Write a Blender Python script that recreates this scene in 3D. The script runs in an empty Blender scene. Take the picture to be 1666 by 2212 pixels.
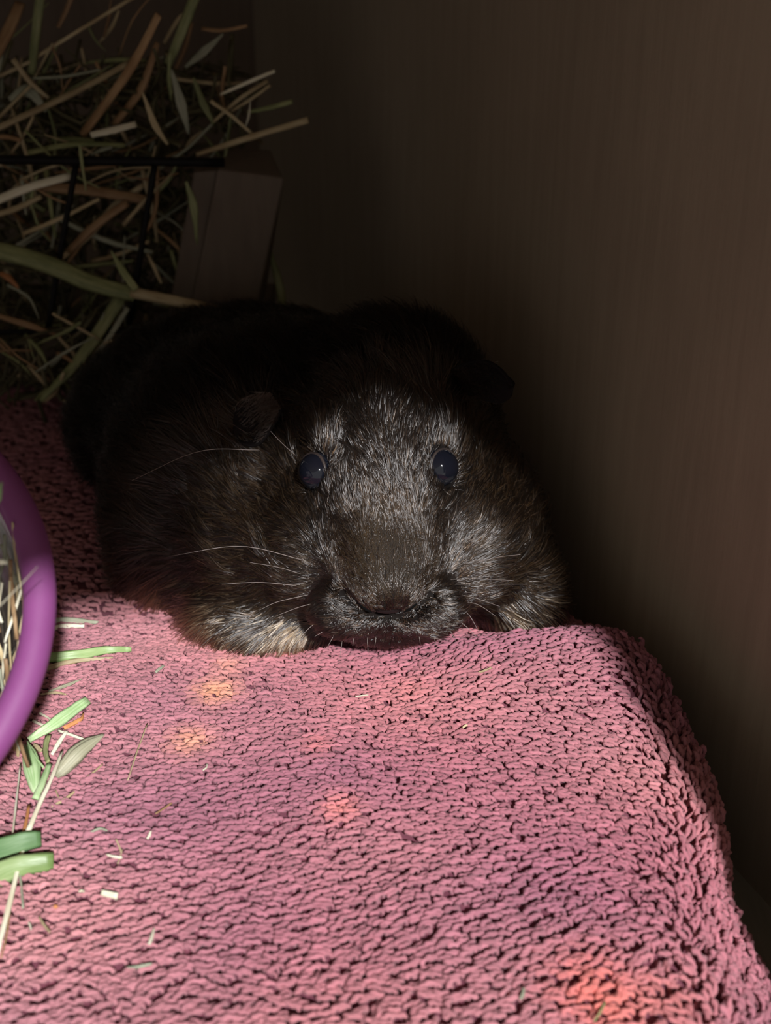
import bpy, math, random
import numpy as np
from mathutils import Vector, Matrix

random.seed(7)
rng = np.random.default_rng(7)
S = 0.01                      # all modelling below is in centimetres, meshes are stored in metres
scn = bpy.context.scene
COL = scn.collection

# ------------------------------------------------------------------ camera
PITCH = math.radians(25.0)
CAMZ = 19.0
FPX = 2670.0
cam_d = bpy.data.cameras.new('camera')
cam = bpy.data.objects.new('camera', cam_d)
COL.objects.link(cam)
cam.location = (0, 0, CAMZ * S)
cam.rotation_euler = (math.pi / 2 - PITCH, 0, 0)
cam_d.sensor_fit = 'VERTICAL'
cam_d.sensor_height = 36.0
cam_d.lens = 36.0 * FPX / 2212.0
cam_d.clip_start = 0.005
cam_d.clip_end = 20
cam_d.dof.use_dof = True
cam_d.dof.focus_distance = 0.330
cam_d.dof.aperture_fstop = 15
scn.camera = cam

# ------------------------------------------------------------------ world, sun, exposure
w = bpy.data.worlds.new('world')
scn.world = w
w.use_nodes = True
wn = w.node_tree
bg = wn.nodes['Background']
bg.inputs['Color'].default_value = (1.0, 0.94, 0.87, 1)
bg.inputs['Strength'].default_value = 0.39
SUN_AZ = math.radians(16)
SUN_EL = math.radians(33)
sd = bpy.data.lights.new('sun', 'SUN')
sd.energy = 5.4
sd.color = (1.0, 0.99, 1.0)
sd.angle = math.radians(2.0)
sun = bpy.data.objects.new('sun', sd)
COL.objects.link(sun)
sun_dir = Vector((-math.sin(SUN_AZ) * math.cos(SUN_EL), math.cos(SUN_AZ) * math.cos(SUN_EL), -math.sin(SUN_EL)))
sun.rotation_euler = sun_dir.to_track_quat('-Z', 'Y').to_euler()
sun.location = (0.5, -1, 1.2)
scn.view_settings.view_transform = 'Standard'
scn.view_settings.look = 'None'
scn.view_settings.gamma = 1
scn.view_settings.use_curve_mapping = False
scn.view_settings.exposure = 0.0
scn.cycles.use_denoising = True
scn.cycles.max_bounces = 10
scn.cycles.transparent_max_bounces = 16

# ------------------------------------------------------------------ helpers
CAMP = np.array([0, 0, CAMZ])
FWD = np.array([0, math.cos(PITCH), -math.sin(PITCH)])
UPV = np.array([0, math.sin(PITCH), math.cos(PITCH)])
RGT = np.array([1.0, 0, 0])

def ray(px, py):
    return FWD + RGT * ((px - 833) / FPX) + UPV * ((1106 - py) / FPX)

def at(px, py, y):
    """world point (cm) in the vertical plane at distance y that a photo pixel shows"""
    d = ray(px, py)
    return CAMP + d * (y / d[1])

def proj(p):
    v = np.asarray(p) - CAMP
    d = v @ FWD
    return 833 + FPX * (v @ RGT) / d, 1106 - FPX * (v @ UPV) / d

def sstep(a, b, x):
    t = np.clip((np.asarray(x, float) - a) / (b - a), 0, 1)
    return t * t * (3 - 2 * t)

def make_mesh(name, verts, faces, uvs=None, cols=None, smooth=True):
    """verts (N,3) in cm; faces: (M,4) or (M,3) int array or list of lists"""
    me = bpy.data.meshes.new(name)
    verts = np.asarray(verts, float) * S
    if isinstance(faces, np.ndarray):
        n = faces.shape[1]
        me.vertices.add(len(verts)); me.vertices.foreach_set('co', verts.ravel())
        me.loops.add(faces.size); me.loops.foreach_set('vertex_index', faces.ravel().astype(np.int32))
        me.polygons.add(len(faces))
        me.polygons.foreach_set('loop_start', np.arange(0, faces.size, n, dtype=np.int32))
        me.polygons.foreach_set('loop_total', np.full(len(faces), n, dtype=np.int32))
        me.update(calc_edges=True)
    else:
        me.from_pydata([tuple(v) for v in verts], [], faces)
    if uvs is not None:
        uv = me.uv_layers.new(name='UVMap')
        idx = np.empty(len(me.loops), dtype=np.int32)
        me.loops.foreach_get('vertex_index', idx)
        uv.data.foreach_set('uv', np.asarray(uvs, float)[idx].ravel())
    if cols is not None:
        ca = me.color_attributes.new('Col', 'FLOAT_COLOR', 'POINT')
        c = np.ones((len(verts), 4)); c[:, :3] = cols
        ca.data.foreach_set('color', c.ravel())
    me.polygons.foreach_set('use_smooth', np.full(len(me.polygons), smooth))
    me.update()
    return me

def link(name, me, mat, parent=None, kind=None, label=None):
    o = bpy.data.objects.new(name, me)
    COL.objects.link(o)
    if mat is not None and me is not None:
        me.materials.clear(); me.materials.append(mat)
    if parent is not None:
        o.parent = parent
    if kind: o['kind'] = kind
    if label: o['label'] = label
    return o

def tag(o, label, cat, group=None, kind=None):
    o['label'] = label; o['category'] = cat
    if group: o['group'] = group
    if kind: o['kind'] = kind
    return o

def empty(name, label, cat, loc=(0, 0, 0), group=None):
    o = bpy.data.objects.new(name, None)
    o.empty_display_size = 0.01
    COL.objects.link(o)
    return tag(o, label, cat, group)

def spline(pts, n):
    """Catmull-Rom resample"""
    P = np.asarray(pts, float)
    if len(P) == 2:
        t = np.linspace(0, 1, n)[:, None]
        return P[0] * (1 - t) + P[1] * t
    Q = np.vstack([2 * P[0] - P[1], P, 2 * P[-1] - P[-2]])
    out = []
    m = len(P) - 1
    for s in np.linspace(0, m - 1e-9, n):
        i = int(s); f = s - i
        a, b, c, d = Q[i], Q[i + 1], Q[i + 2], Q[i + 3]
        out.append(.5 * ((2 * b) + (c - a) * f + (2 * a - 5 * b + 4 * c - d) * f ** 2 + (3 * b - a - 3 * c + d) * f ** 3))
    return np.array(out)

def tube(P, R, sides=8, flat=1.0, facing=None, rings_uv=1.0):
    """swept tube; R per point; flat = thickness / width; facing = direction the flat side looks to. returns verts, quads, uv"""
    P = np.asarray(P, float); n = len(P)
    R = np.broadcast_to(np.asarray(R, float), (n,))
    T = np.gradient(P, axis=0)
    T /= np.linalg.norm(T, axis=1)[:, None] + 1e-9
    f = np.array([0, -1, 0.5]) if facing is None else np.asarray(facing, float)
    A = np.cross(T, f); ln = np.linalg.norm(A, axis=1)
    A[ln < 1e-4] = (1, 0, 0)
    A /= np.linalg.norm(A, axis=1)[:, None]
    B = np.cross(T, A)
    th = np.linspace(0, 2 * math.pi, sides, endpoint=False)
    V = P[:, None] + R[:, None, None] * (np.cos(th)[None, :, None] * A[:, None] + flat * np.sin(th)[None, :, None] * B[:, None])
    V = V.reshape(-1, 3)
    i = np.arange(n - 1)[:, None] * sides; j = np.arange(sides)[None]
    k = (j + 1) % sides
    F = np.stack([i + j, i + k, i + sides + k, i + sides + j], -1).reshape(-1, 4)
    L = np.concatenate([[0], np.cumsum(np.linalg.norm(np.diff(P, axis=0), axis=1))])
    UV = np.stack([np.tile(th / (2 * math.pi), n), np.repeat(L, sides) * rings_uv], -1)
    faces = [list(q) for q in F.tolist()]
    faces.append(list(range(sides))[::-1]); faces.append([(n - 1) * sides + q for q in range(sides)])
    return V, faces, UV

def merge(items):
    V, F, U = [], [], []; o = 0
    for v, f, u in items:
        V.append(v); U.append(u)
        F += [[q + o for q in g] for g in f]; o += len(v)
    return np.vstack(V), F, np.vstack(U)

def bevel_box(name, dims, mat, bev=0.1, mtx=None, segs=2):
    import bmesh
    bm = bmesh.new()
    bmesh.ops.create_cube(bm, size=1)
    for v in bm.verts:
        v.co = Vector((v.co.x * dims[0], v.co.y * dims[1], v.co.z * dims[2]))
    bmesh.ops.bevel(bm, geom=bm.edges[:], offset=bev, segments=segs, affect='EDGES', profile=.5)
    if mtx is not None:
        bm.transform(mtx)
    bm.transform(Matrix.Scale(S, 4))
    me = bpy.data.meshes.new(name)
    bm.to_mesh(me); bm.free()
    return me

# ------------------------------------------------------------------ materials
def new_mat(name):
    m = bpy.data.materials.new(name); m.use_nodes = True
    nt = m.node_tree
    return m, nt, nt.nodes['Principled BSDF']

def N(nt, t, **kw):
    n = nt.nodes.new(t)
    for k, v in kw.items():
        if hasattr(n, k): setattr(n, k, v)
        else: n.inputs[k].default_value = v
    return n

def ramp(nt, stops):
    r = nt.nodes.new('ShaderNodeValToRGB')
    e = r.color_ramp.elements
    while len(e) < len(stops): e.new(.5)
    for q, (p, c) in zip(e, stops):
        q.position = p; q.color = (*c, 1)
    return r

def wood_mat(name, c0, c1, scale=(9, 9, 0.7), rough=.75, axis_scale=100):
    m, nt, b = new_mat(name)
    tc = N(nt, 'ShaderNodeTexCoord')
    mp = N(nt, 'ShaderNodeMapping'); mp.inputs['Scale'].default_value = scale
    nt.links.new(tc.outputs['Object'], mp.inputs['Vector'])
    n1 = N(nt, 'ShaderNodeTexNoise'); n1.inputs['Scale'].default_value = 28; n1.inputs['Detail'].default_value = 6; n1.inputs['Roughness'].default_value = .65
    n2 = N(nt, 'ShaderNodeTexNoise'); n2.inputs['Scale'].default_value = 14; n2.inputs['Detail'].default_value = 3
    nt.links.new(mp.outputs[0], n1.inputs['Vector']); nt.links.new(tc.outputs['Object'], n2.inputs['Vector'])
    mx = N(nt, 'ShaderNodeMix'); mx.data_type = 'FLOAT'; mx.inputs[0].default_value = .4
    nt.links.new(n1.outputs['Fac'], mx.inputs[2]); nt.links.new(n2.outputs['Fac'], mx.inputs[3])
    r = ramp(nt, [(.3, c0), (.7, c1)])
    nt.links.new(mx.outputs[0], r.inputs[0]); nt.links.new(r.outputs[0], b.inputs['Base Color'])
    b.inputs['Roughness'].default_value = rough
    bp = N(nt, 'ShaderNodeBump'); bp.inputs['Strength'].default_value = .25; bp.inputs['Distance'].default_value = .0006
    nt.links.new(n1.outputs['Fac'], bp.inputs['Height']); nt.links.new(bp.outputs[0], b.inputs['Normal'])
    return m

M = {}
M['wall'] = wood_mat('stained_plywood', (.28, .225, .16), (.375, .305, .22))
M['ceiling'] = wood_mat('pale_board', (.50, .43, .33), (.60, .53, .42))  # unseen roof underside, made pale to bounce light onto the wall
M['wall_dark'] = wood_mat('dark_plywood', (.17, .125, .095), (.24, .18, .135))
M['post'] = wood_mat('rack_wood', (.135, .105, .078), (.20, .155, .118), scale=(12, 12, 1.2))
M['floor'] = wood_mat('floor_board', (.18, .16, .12), (.27, .24, .18), scale=(9, .7, 9))

def blade_mat(name, c0, c1, c2, rough=.5, stripes=5.0, trans=.15):
    m, nt, b = new_mat(name)
    uv = N(nt, 'ShaderNodeUVMap')
    mp = N(nt, 'ShaderNodeMapping'); mp.inputs['Scale'].default_value = (stripes, .35, 1)
    nt.links.new(uv.outputs[0], mp.inputs['Vector'])
    n1 = N(nt, 'ShaderNodeTexNoise'); n1.inputs['Scale'].default_value = 3.0; n1.inputs['Detail'].default_value = 3
    nt.links.new(mp.outputs[0], n1.inputs['Vector'])
    oi = N(nt, 'ShaderNodeObjectInfo')
    tc = N(nt, 'ShaderNodeTexCoord')
    n2 = N(nt, 'ShaderNodeTexNoise'); n2.inputs['Scale'].default_value = 90; n2.inputs['Detail'].default_value = 2
    nt.links.new(tc.outputs['Object'], n2.inputs['Vector'])
    ad = N(nt, 'ShaderNodeMath', operation='MULTIPLY_ADD'); ad.inputs[1].default_value = .55; ad.inputs[2].default_value = .0
    nt.links.new(n1.outputs['Fac'], ad.inputs[0])
    ad2 = N(nt, 'ShaderNodeMath', operation='MULTIPLY_ADD'); ad2.inputs[1].default_value = .45
    nt.links.new(n2.outputs['Fac'], ad2.inputs[0]); nt.links.new(ad.outputs[0], ad2.inputs[2])
    r = ramp(nt, [(.3, c0), (.5, c1), (.7, c2)])
    nt.links.new(ad2.outputs[0], r.inputs[0])
    hs = N(nt, 'ShaderNodeHueSaturation')
    mr = N(nt, 'ShaderNodeMapRange'); mr.inputs[3].default_value = .75; mr.inputs[4].default_value = 1.2
    nt.links.new(oi.outputs['Random'], mr.inputs[0]); nt.links.new(mr.outputs[0], hs.inputs['Value'])
    nt.links.new(r.outputs[0], hs.inputs['Color']); nt.links.new(hs.outputs[0], b.inputs['Base Color'])
    b.inputs['Roughness'].default_value = rough
    b.inputs['Specular IOR Level'].default_value = .35
    bp = N(nt, 'ShaderNodeBump'); bp.inputs['Strength'].default_value = .5; bp.inputs['Distance'].default_value = .0003
    nt.links.new(n1.outputs['Fac'], bp.inputs['Height']); nt.links.new(bp.outputs[0], b.inputs['Normal'])
    return m

M['straw'] = blade_mat('dry_straw', (.34, .25, .13), (.52, .42, .24), (.66, .57, .36))
M['brown'] = blade_mat('brown_hay', (.22, .12, .055), (.36, .22, .11), (.48, .32, .17))
M['green'] = blade_mat('green_hay', (.14, .17, .065), (.27, .30, .13), (.42, .43, .22))
M['grey'] = blade_mat('grey_green_hay', (.20, .22, .16), (.34, .36, .26), (.46, .46, .34))
M['fresh'] = blade_mat('fresh_green_blade', (.15, .24, .07), (.24, .35, .13), (.40, .50, .25), rough=.38)
M['dull'] = blade_mat('dull_green_blade', (.075, .16, .055), (.12, .23, .09), (.19, .31, .14), rough=.5)
M['husk'] = blade_mat('green_husk', (.20, .38, .13), (.38, .56, .26), (.66, .78, .50), rough=.42, stripes=9)
M['husk_brown'] = blade_mat('dried_husk', (.20, .20, .12), (.36, .35, .24), (.55, .52, .38), rough=.5, stripes=9)
M['pale'] = blade_mat('pale_straw', (.62, .56, .38), (.76, .72, .54), (.86, .84, .70), rough=.4)
M['orange'] = blade_mat('orange_hay', (.42, .16, .05), (.56, .24, .09), (.66, .34, .15))

def simple(name, col, rough=.5, spec=.5, metallic=0.0):
    m, nt, b = new_mat(name)
    b.inputs['Base Color'].default_value = (*col, 1)
    b.inputs['Roughness'].default_value = rough
    b.inputs['Specular IOR Level'].default_value = spec
    b.inputs['Metallic'].default_value = metallic
    return m

def speck(name, c0, c1, scale, rough, spec=.5, bump=.0002):
    m, nt, b = new_mat(name)
    tc = N(nt, 'ShaderNodeTexCoord')
    n1 = N(nt, 'ShaderNodeTexNoise'); n1.inputs['Scale'].default_value = scale; n1.inputs['Detail'].default_value = 4
    nt.links.new(tc.outputs['Object'], n1.inputs['Vector'])
    r = ramp(nt, [(.35, c0), (.65, c1)])
    nt.links.new(n1.outputs['Fac'], r.inputs[0]); nt.links.new(r.outputs[0], b.inputs['Base Color'])
    b.inputs['Roughness'].default_value = rough; b.inputs['Specular IOR Level'].default_value = spec
    bp = N(nt, 'ShaderNodeBump'); bp.inputs['Strength'].default_value = .4; bp.inputs['Distance'].default_value = bump
    nt.links.new(n1.outputs['Fac'], bp.inputs['Height']); nt.links.new(bp.outputs[0], b.inputs['Normal'])
    return m

M['wire'] = speck('black_wire', (.004, .004, .004), (.009, .008, .008), 200, .6, .2)
M['skin'] = speck('dark_skin', (.006, .0045, .004), (.012, .008, .006), 150, .8, .15)
M['ear'] = speck('ear_skin', (.006, .0045, .0045), (.012, .009, .009), 120, .75, .1)
M['nose'] = speck('nose_skin', (.006, .004, .004), (.012, .008, .008), 220, .5, .35)
M['lid'] = speck('eyelid_skin', (.014, .010, .009), (.035, .025, .022), 260, .45, .4)
M['tear'] = speck('inner_eye_corner', (.45, .50, .50), (.60, .62, .60), 200, .2, .6)
me_, nt_, b_ = new_mat('eye')
b_.inputs['Base Color'].default_value = (.004, .005, .009, 1)
b_.inputs['Roughness'].default_value = .06
b_.inputs['IOR'].default_value = 1.45
b_.inputs['Coat Weight'].default_value = .6; b_.inputs['Coat Roughness'].default_value = .02
M['eye'] = me_
m_, nt_, b_ = new_mat('whisker')
b_.inputs['Base Color'].default_value = (.26, .22, .20, 1); b_.inputs['Roughness'].default_value = .35
M['whisker'] = m_
# purple rim plastic
m_, nt_, b_ = new_mat('purple_plastic')
tc_ = N(nt_, 'ShaderNodeTexCoord'); n_ = N(nt_, 'ShaderNodeTexNoise'); n_.inputs['Scale'].default_value = 60; n_.inputs['Detail'].default_value = 5
nt_.links.new(tc_.outputs['Object'], n_.inputs['Vector'])
r_ = ramp(nt_, [(.3, (.22, .052, .19)), (.75, (.265, .072, .235))])
nt_.links.new(n_.outputs['Fac'], r_.inputs[0]); nt_.links.new(r_.outputs[0], b_.inputs['Base Color'])
b_.inputs['Roughness'].default_value = .58
b_.inputs['Subsurface Weight'].default_value = .25; b_.inputs['Subsurface Radius'].default_value = (.004, .002, .004); b_.inputs['Subsurface Scale'].default_value = .5
M['purple'] = m_
# clear plastic, thin shell
m_ = bpy.data.materials.new('clear_plastic'); m_.use_nodes = True
nt_ = m_.node_tree; nt_.nodes.clear()
out = nt_.nodes.new('ShaderNodeOutputMaterial')
tr = nt_.nodes.new('ShaderNodeBsdfTransparent'); tr.inputs['Color'].default_value = (.93, .86, .95, 1)
gl = nt_.nodes.new('ShaderNodeBsdfGlossy'); gl.inputs['Roughness'].default_value = .12
fr = nt_.nodes.new('ShaderNodeFresnel'); fr.inputs['IOR'].default_value = 1.4
ms = nt_.nodes.new('ShaderNodeMixShader')
nt_.links.new(fr.outputs[0], ms.inputs[0]); nt_.links.new(tr.outputs[0], ms.inputs[1]); nt_.links.new(gl.outputs[0], ms.inputs[2])
nt_.links.new(ms.outputs[0], out.inputs[0])
M['clear'] = m_
# towel
def towel_mat(name, use_attr):
    m, nt, b = new_mat(name)
    if use_attr:
        a = N(nt, 'ShaderNodeAttribute'); a.attribute_name = 'Col'
        uv = N(nt, 'ShaderNodeUVMap')
        mp = N(nt, 'ShaderNodeMapping'); mp.inputs['Scale'].default_value = (6, 22, 1)
        nt.links.new(uv.outputs[0], mp.inputs['Vector'])
        n1 = N(nt, 'ShaderNodeTexNoise'); n1.inputs['Scale'].default_value = 2; n1.inputs['Detail'].default_value = 3
        nt.links.new(mp.outputs[0], n1.inputs['Vector'])
        mr = N(nt, 'ShaderNodeMapRange'); mr.inputs[1].default_value = .25; mr.inputs[2].default_value = .75; mr.inputs[3].default_value = .8; mr.inputs[4].default_value = 1.15
        nt.links.new(n1.outputs['Fac'], mr.inputs[0])
        hs = N(nt, 'ShaderNodeHueSaturation')
        nt.links.new(mr.outputs[0], hs.inputs['Value']); nt.links.new(a.outputs['Color'], hs.inputs['Color'])
        nt.links.new(hs.outputs[0], b.inputs['Base Color'])
        bp = N(nt, 'ShaderNodeBump'); bp.inputs['Strength'].default_value = .6; bp.inputs['Distance'].default_value = .0003
        nt.links.new(n1.outputs['Fac'], bp.inputs['Height']); nt.links.new(bp.outputs[0], b.inputs['Normal'])
    else:
        tc = N(nt, 'ShaderNodeTexCoord')
        n1 = N(nt, 'ShaderNodeTexNoise'); n1.inputs['Scale'].default_value = 300; n1.inputs['Detail'].default_value = 3
        nt.links.new(tc.outputs['Object'], n1.inputs['Vector'])
        r = ramp(nt, [(.3, (.16, .045, .07)), (.7, (.24, .075, .105))])  # darker than the pile's dye: shade between loops put into the colour
        nt.links.new(n1.outputs['Fac'], r.inputs[0]); nt.links.new(r.outputs[0], b.inputs['Base Color'])
    b.inputs['Roughness'].default_value = .85
    b.inputs['Specular IOR Level'].default_value = .2
    b.inputs['Sheen Weight'].default_value = .12; b.inputs['Sheen Roughness'].default_value = .5
    return m
M['loop'] = towel_mat('towel_yarn', True)
M['towel_base'] = towel_mat('towel_ground', False)
# fur
m_ = bpy.data.materials.new('fur'); m_.use_nodes = True
nt_ = m_.node_tree; nt_.nodes.clear()
out = nt_.nodes.new('ShaderNodeOutputMaterial')
hb = nt_.nodes.new('ShaderNodeBsdfHairPrincipled')
hb.model = 'CHIANG'; hb.parametrization = 'COLOR'
a_ = nt_.nodes.new('ShaderNodeAttribute'); a_.attribute_name = 'fur_color'
nt_.links.new(a_.outputs['Color'], hb.inputs['Color'])
hb.inputs['Roughness'].default_value = .25
hb.inputs['IOR'].default_value = 1.85
hb.inputs['Radial Roughness'].default_value = .45
hb.inputs['Coat'].default_value = .0
hb.inputs['Random Roughness'].default_value = .3
nt_.links.new(hb.outputs[0], out.inputs[0])
M['fur'] = m_

mb_ = M['fur'].copy(); mb_.name = 'undercoat'
hb2 = [n for n in mb_.node_tree.nodes if n.type == 'BSDF_HAIR_PRINCIPLED'][0]
hb2.inputs['IOR'].default_value = 1.35; hb2.inputs['Roughness'].default_value = .45
M['undercoat'] = mb_
M['tangle'] = blade_mat('shaded_hay', (.05, .05, .025), (.11, .10, .05), (.20, .17, .09))  # darker than the other hay: shade deep in the rack put into it

# ------------------------------------------------------------------ structure
WA = math.radians(20)
WDIR = np.array([-math.sin(WA), math.cos(WA), 0])        # along the right wall, towards the back
WNOR = np.array([-math.cos(WA), -math.sin(WA), 0])       # its face, towards the room
WP = np.array([8.7, 30.0, 0.0])
FLOOR = -4.6
def slab(name, p0, p1, z0, z1, thick, nor, mat, kind='structure'):
    """upright board whose face runs p0 -> p1, thickness away from nor"""
    p0 = np.array(p0, float); p1 = np.array(p1, float); nor = np.array(nor[:2], float)
    q0 = p0 - nor * thick; q1 = p1 - nor * thick
    V = [(*p0, z0), (*p1, z0), (*q1, z0), (*q0, z0), (*p0, z1), (*p1, z1), (*q1, z1), (*q0, z1)]
    F = [[0, 1, 5, 4], [1, 2, 6, 5], [2, 3, 7, 6], [3, 0, 4, 7], [4, 5, 6, 7], [3, 2, 1, 0]]
    o = link(name, make_mesh(name, V, F, smooth=False), mat)
    if kind: o['kind'] = kind
    return o
near = WP - WDIR * 21.3
corner = WP + WDIR * 47.0
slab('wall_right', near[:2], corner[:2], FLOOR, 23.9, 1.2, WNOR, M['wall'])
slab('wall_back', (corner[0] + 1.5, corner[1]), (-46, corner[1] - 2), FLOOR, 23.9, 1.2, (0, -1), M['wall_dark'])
slab('wall_left', (-46, 5), (-46, 66), FLOOR, 23.9, 1.2, (1, 0), M['wall_dark'])  # unseen side wall, cut short at the back to let light in
V = [(-48, -6, FLOOR), (30, -6, FLOOR), (30, 80, FLOOR), (-48, 80, FLOOR), (-48, -6, FLOOR - 1.2), (30, -6, FLOOR - 1.2), (30, 80, FLOOR - 1.2), (-48, 80, FLOOR - 1.2)]
F = [[0, 1, 2, 3], [7, 6, 5, 4], [0, 4, 5, 1], [1, 5, 6, 2], [2, 6, 7, 3], [3, 7, 4, 0]]
o = link('floor', make_mesh('floor', V, F, smooth=False), M['floor'], kind='structure')
CEIL_Z = 24.0                  # unseen roof board; its notched front edge is shaped to shade the animal's back
outl = [(-48, -30), (-22, -30), (-3.0, -4.5), (.44, -2.3), (3.6, -1.9), (2.8, 4.4), (6.96, 8.4), (22, -2), (22, 80), (-48, 80)]
n_ = len(outl)
V = [(x, y, CEIL_Z) for x, y in outl] + [(x, y, CEIL_Z + 1.2) for x, y in outl]
Fc = [list(range(n_))[::-1], [n_ + q for q in range(n_)]] + [[q, (q + 1) % n_, n_ + (q + 1) % n_, n_ + q] for q in range(n_)]
o = link('ceiling', make_mesh('ceiling', V, Fc, smooth=False), M['ceiling'], kind='structure')
# unseen board added right of the opening to shade the towel and wall
slab('shade_board', (12.5, 6), (16.8, 6), 1.5, 23.9, 1.2, (0, -1), M['wall'])

# ------------------------------------------------------------------ towel
def wav(x, y, seed=0):
    r = np.random.default_rng(100 + seed)
    s = 0
    for k in range(5):
        a = r.uniform(0, 6.28); f = r.uniform(.25, .8); ph = r.uniform(0, 6.28)
        s = s + np.sin((x * math.cos(a) + y * math.sin(a)) * f + ph)
    return s / 5

def xedge(y):
    return np.interp(y, [12, 16, 20, 22, 24, 26, 28, 30, 32, 36, 56], [5.8, 6.2, 6.5, 6.8, 7.1, 7.3, 7.0, 6.6, 6.0, 4.3, -3.4])

TR = 1.7
def top_z(x, y):
    x = np.asarray(x, float); y = np.asarray(y, float)
    back = sstep(29.6, 32.0, y)
    left = sstep(-9.5, -6.0, x)
    front = .42 * left + .25 * (1 - left)
    z = front * (1 - back) + (-.15) * back
    z = z + .78 * sstep(-.5, 5.0, x) * np.exp(-((y - 29.3) / 2.4) ** 2)
    z = z - .5 * sstep(24, 17, y) * 1.0
    z = z + .10 * wav(x * 1.3, y * 1.3, 1) * (1 - back * .5)
    return z

def towel_pt(s, y):
    """s: arc coordinate across (cm), y along. returns xyz"""
    s = np.asarray(s, float); y = np.asarray(y, float)
    xe = xedge(y) - TR * .6
    zt = top_z(np.minimum(s, xe), y)
    over = np.maximum(s - xe, 0)
    thmax = np.radians(np.interp(y, [17, 20, 23, 26], [34, 50, 74, 86]))
    th = np.minimum(over / TR, thmax)
    rest = np.maximum(over - thmax * TR, 0)
    x = np.minimum(s, xe) + TR * np.sin(th) + rest * np.cos(thmax)
    z = zt - TR * (1 - np.cos(th)) - rest * np.sin(thmax)
    z = np.maximum(z, FLOOR + .15)
    wob = .18 * wav(y * 1.9, over * 2.0, 3) * sstep(0, 1, over)
    return np.stack([x + wob, y + 0 * x, z], -1)

ys = np.linspace(12, 56, 140); ss = np.linspace(-24, 13, 150)
SS, YY = np.meshgrid(ss, ys)
Vt = towel_pt(SS, YY).reshape(-1, 3)
nx, ny = len(ss), len(ys)
ii = np.arange(ny - 1)[:, None] * nx + np.arange(nx - 1)[None]
Ft = np.stack([ii, ii + 1, ii + nx + 1, ii + nx], -1).reshape(-1, 4)
towel = empty('towel', 'dusty pink terry towel with looped pile spread under the guinea pig', 'towel')
tb = link('ground_weave', make_mesh('ground_weave', Vt, Ft), M['towel_base'], towel)
sol = tb.modifiers.new('thickness', 'SOLIDIFY'); sol.thickness = .0025; sol.offset = -1

def towel_hit(px, py):
    d = ray(px, py)
    lo, hi = 5.0, 90.0
    t = lo; p = CAMP + d * t
    while t < hi:
        p = CAMP + d * t
        if p[2] <= float(top_z(p[0], p[1])) + .12: break
        t += .05
    return p

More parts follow.
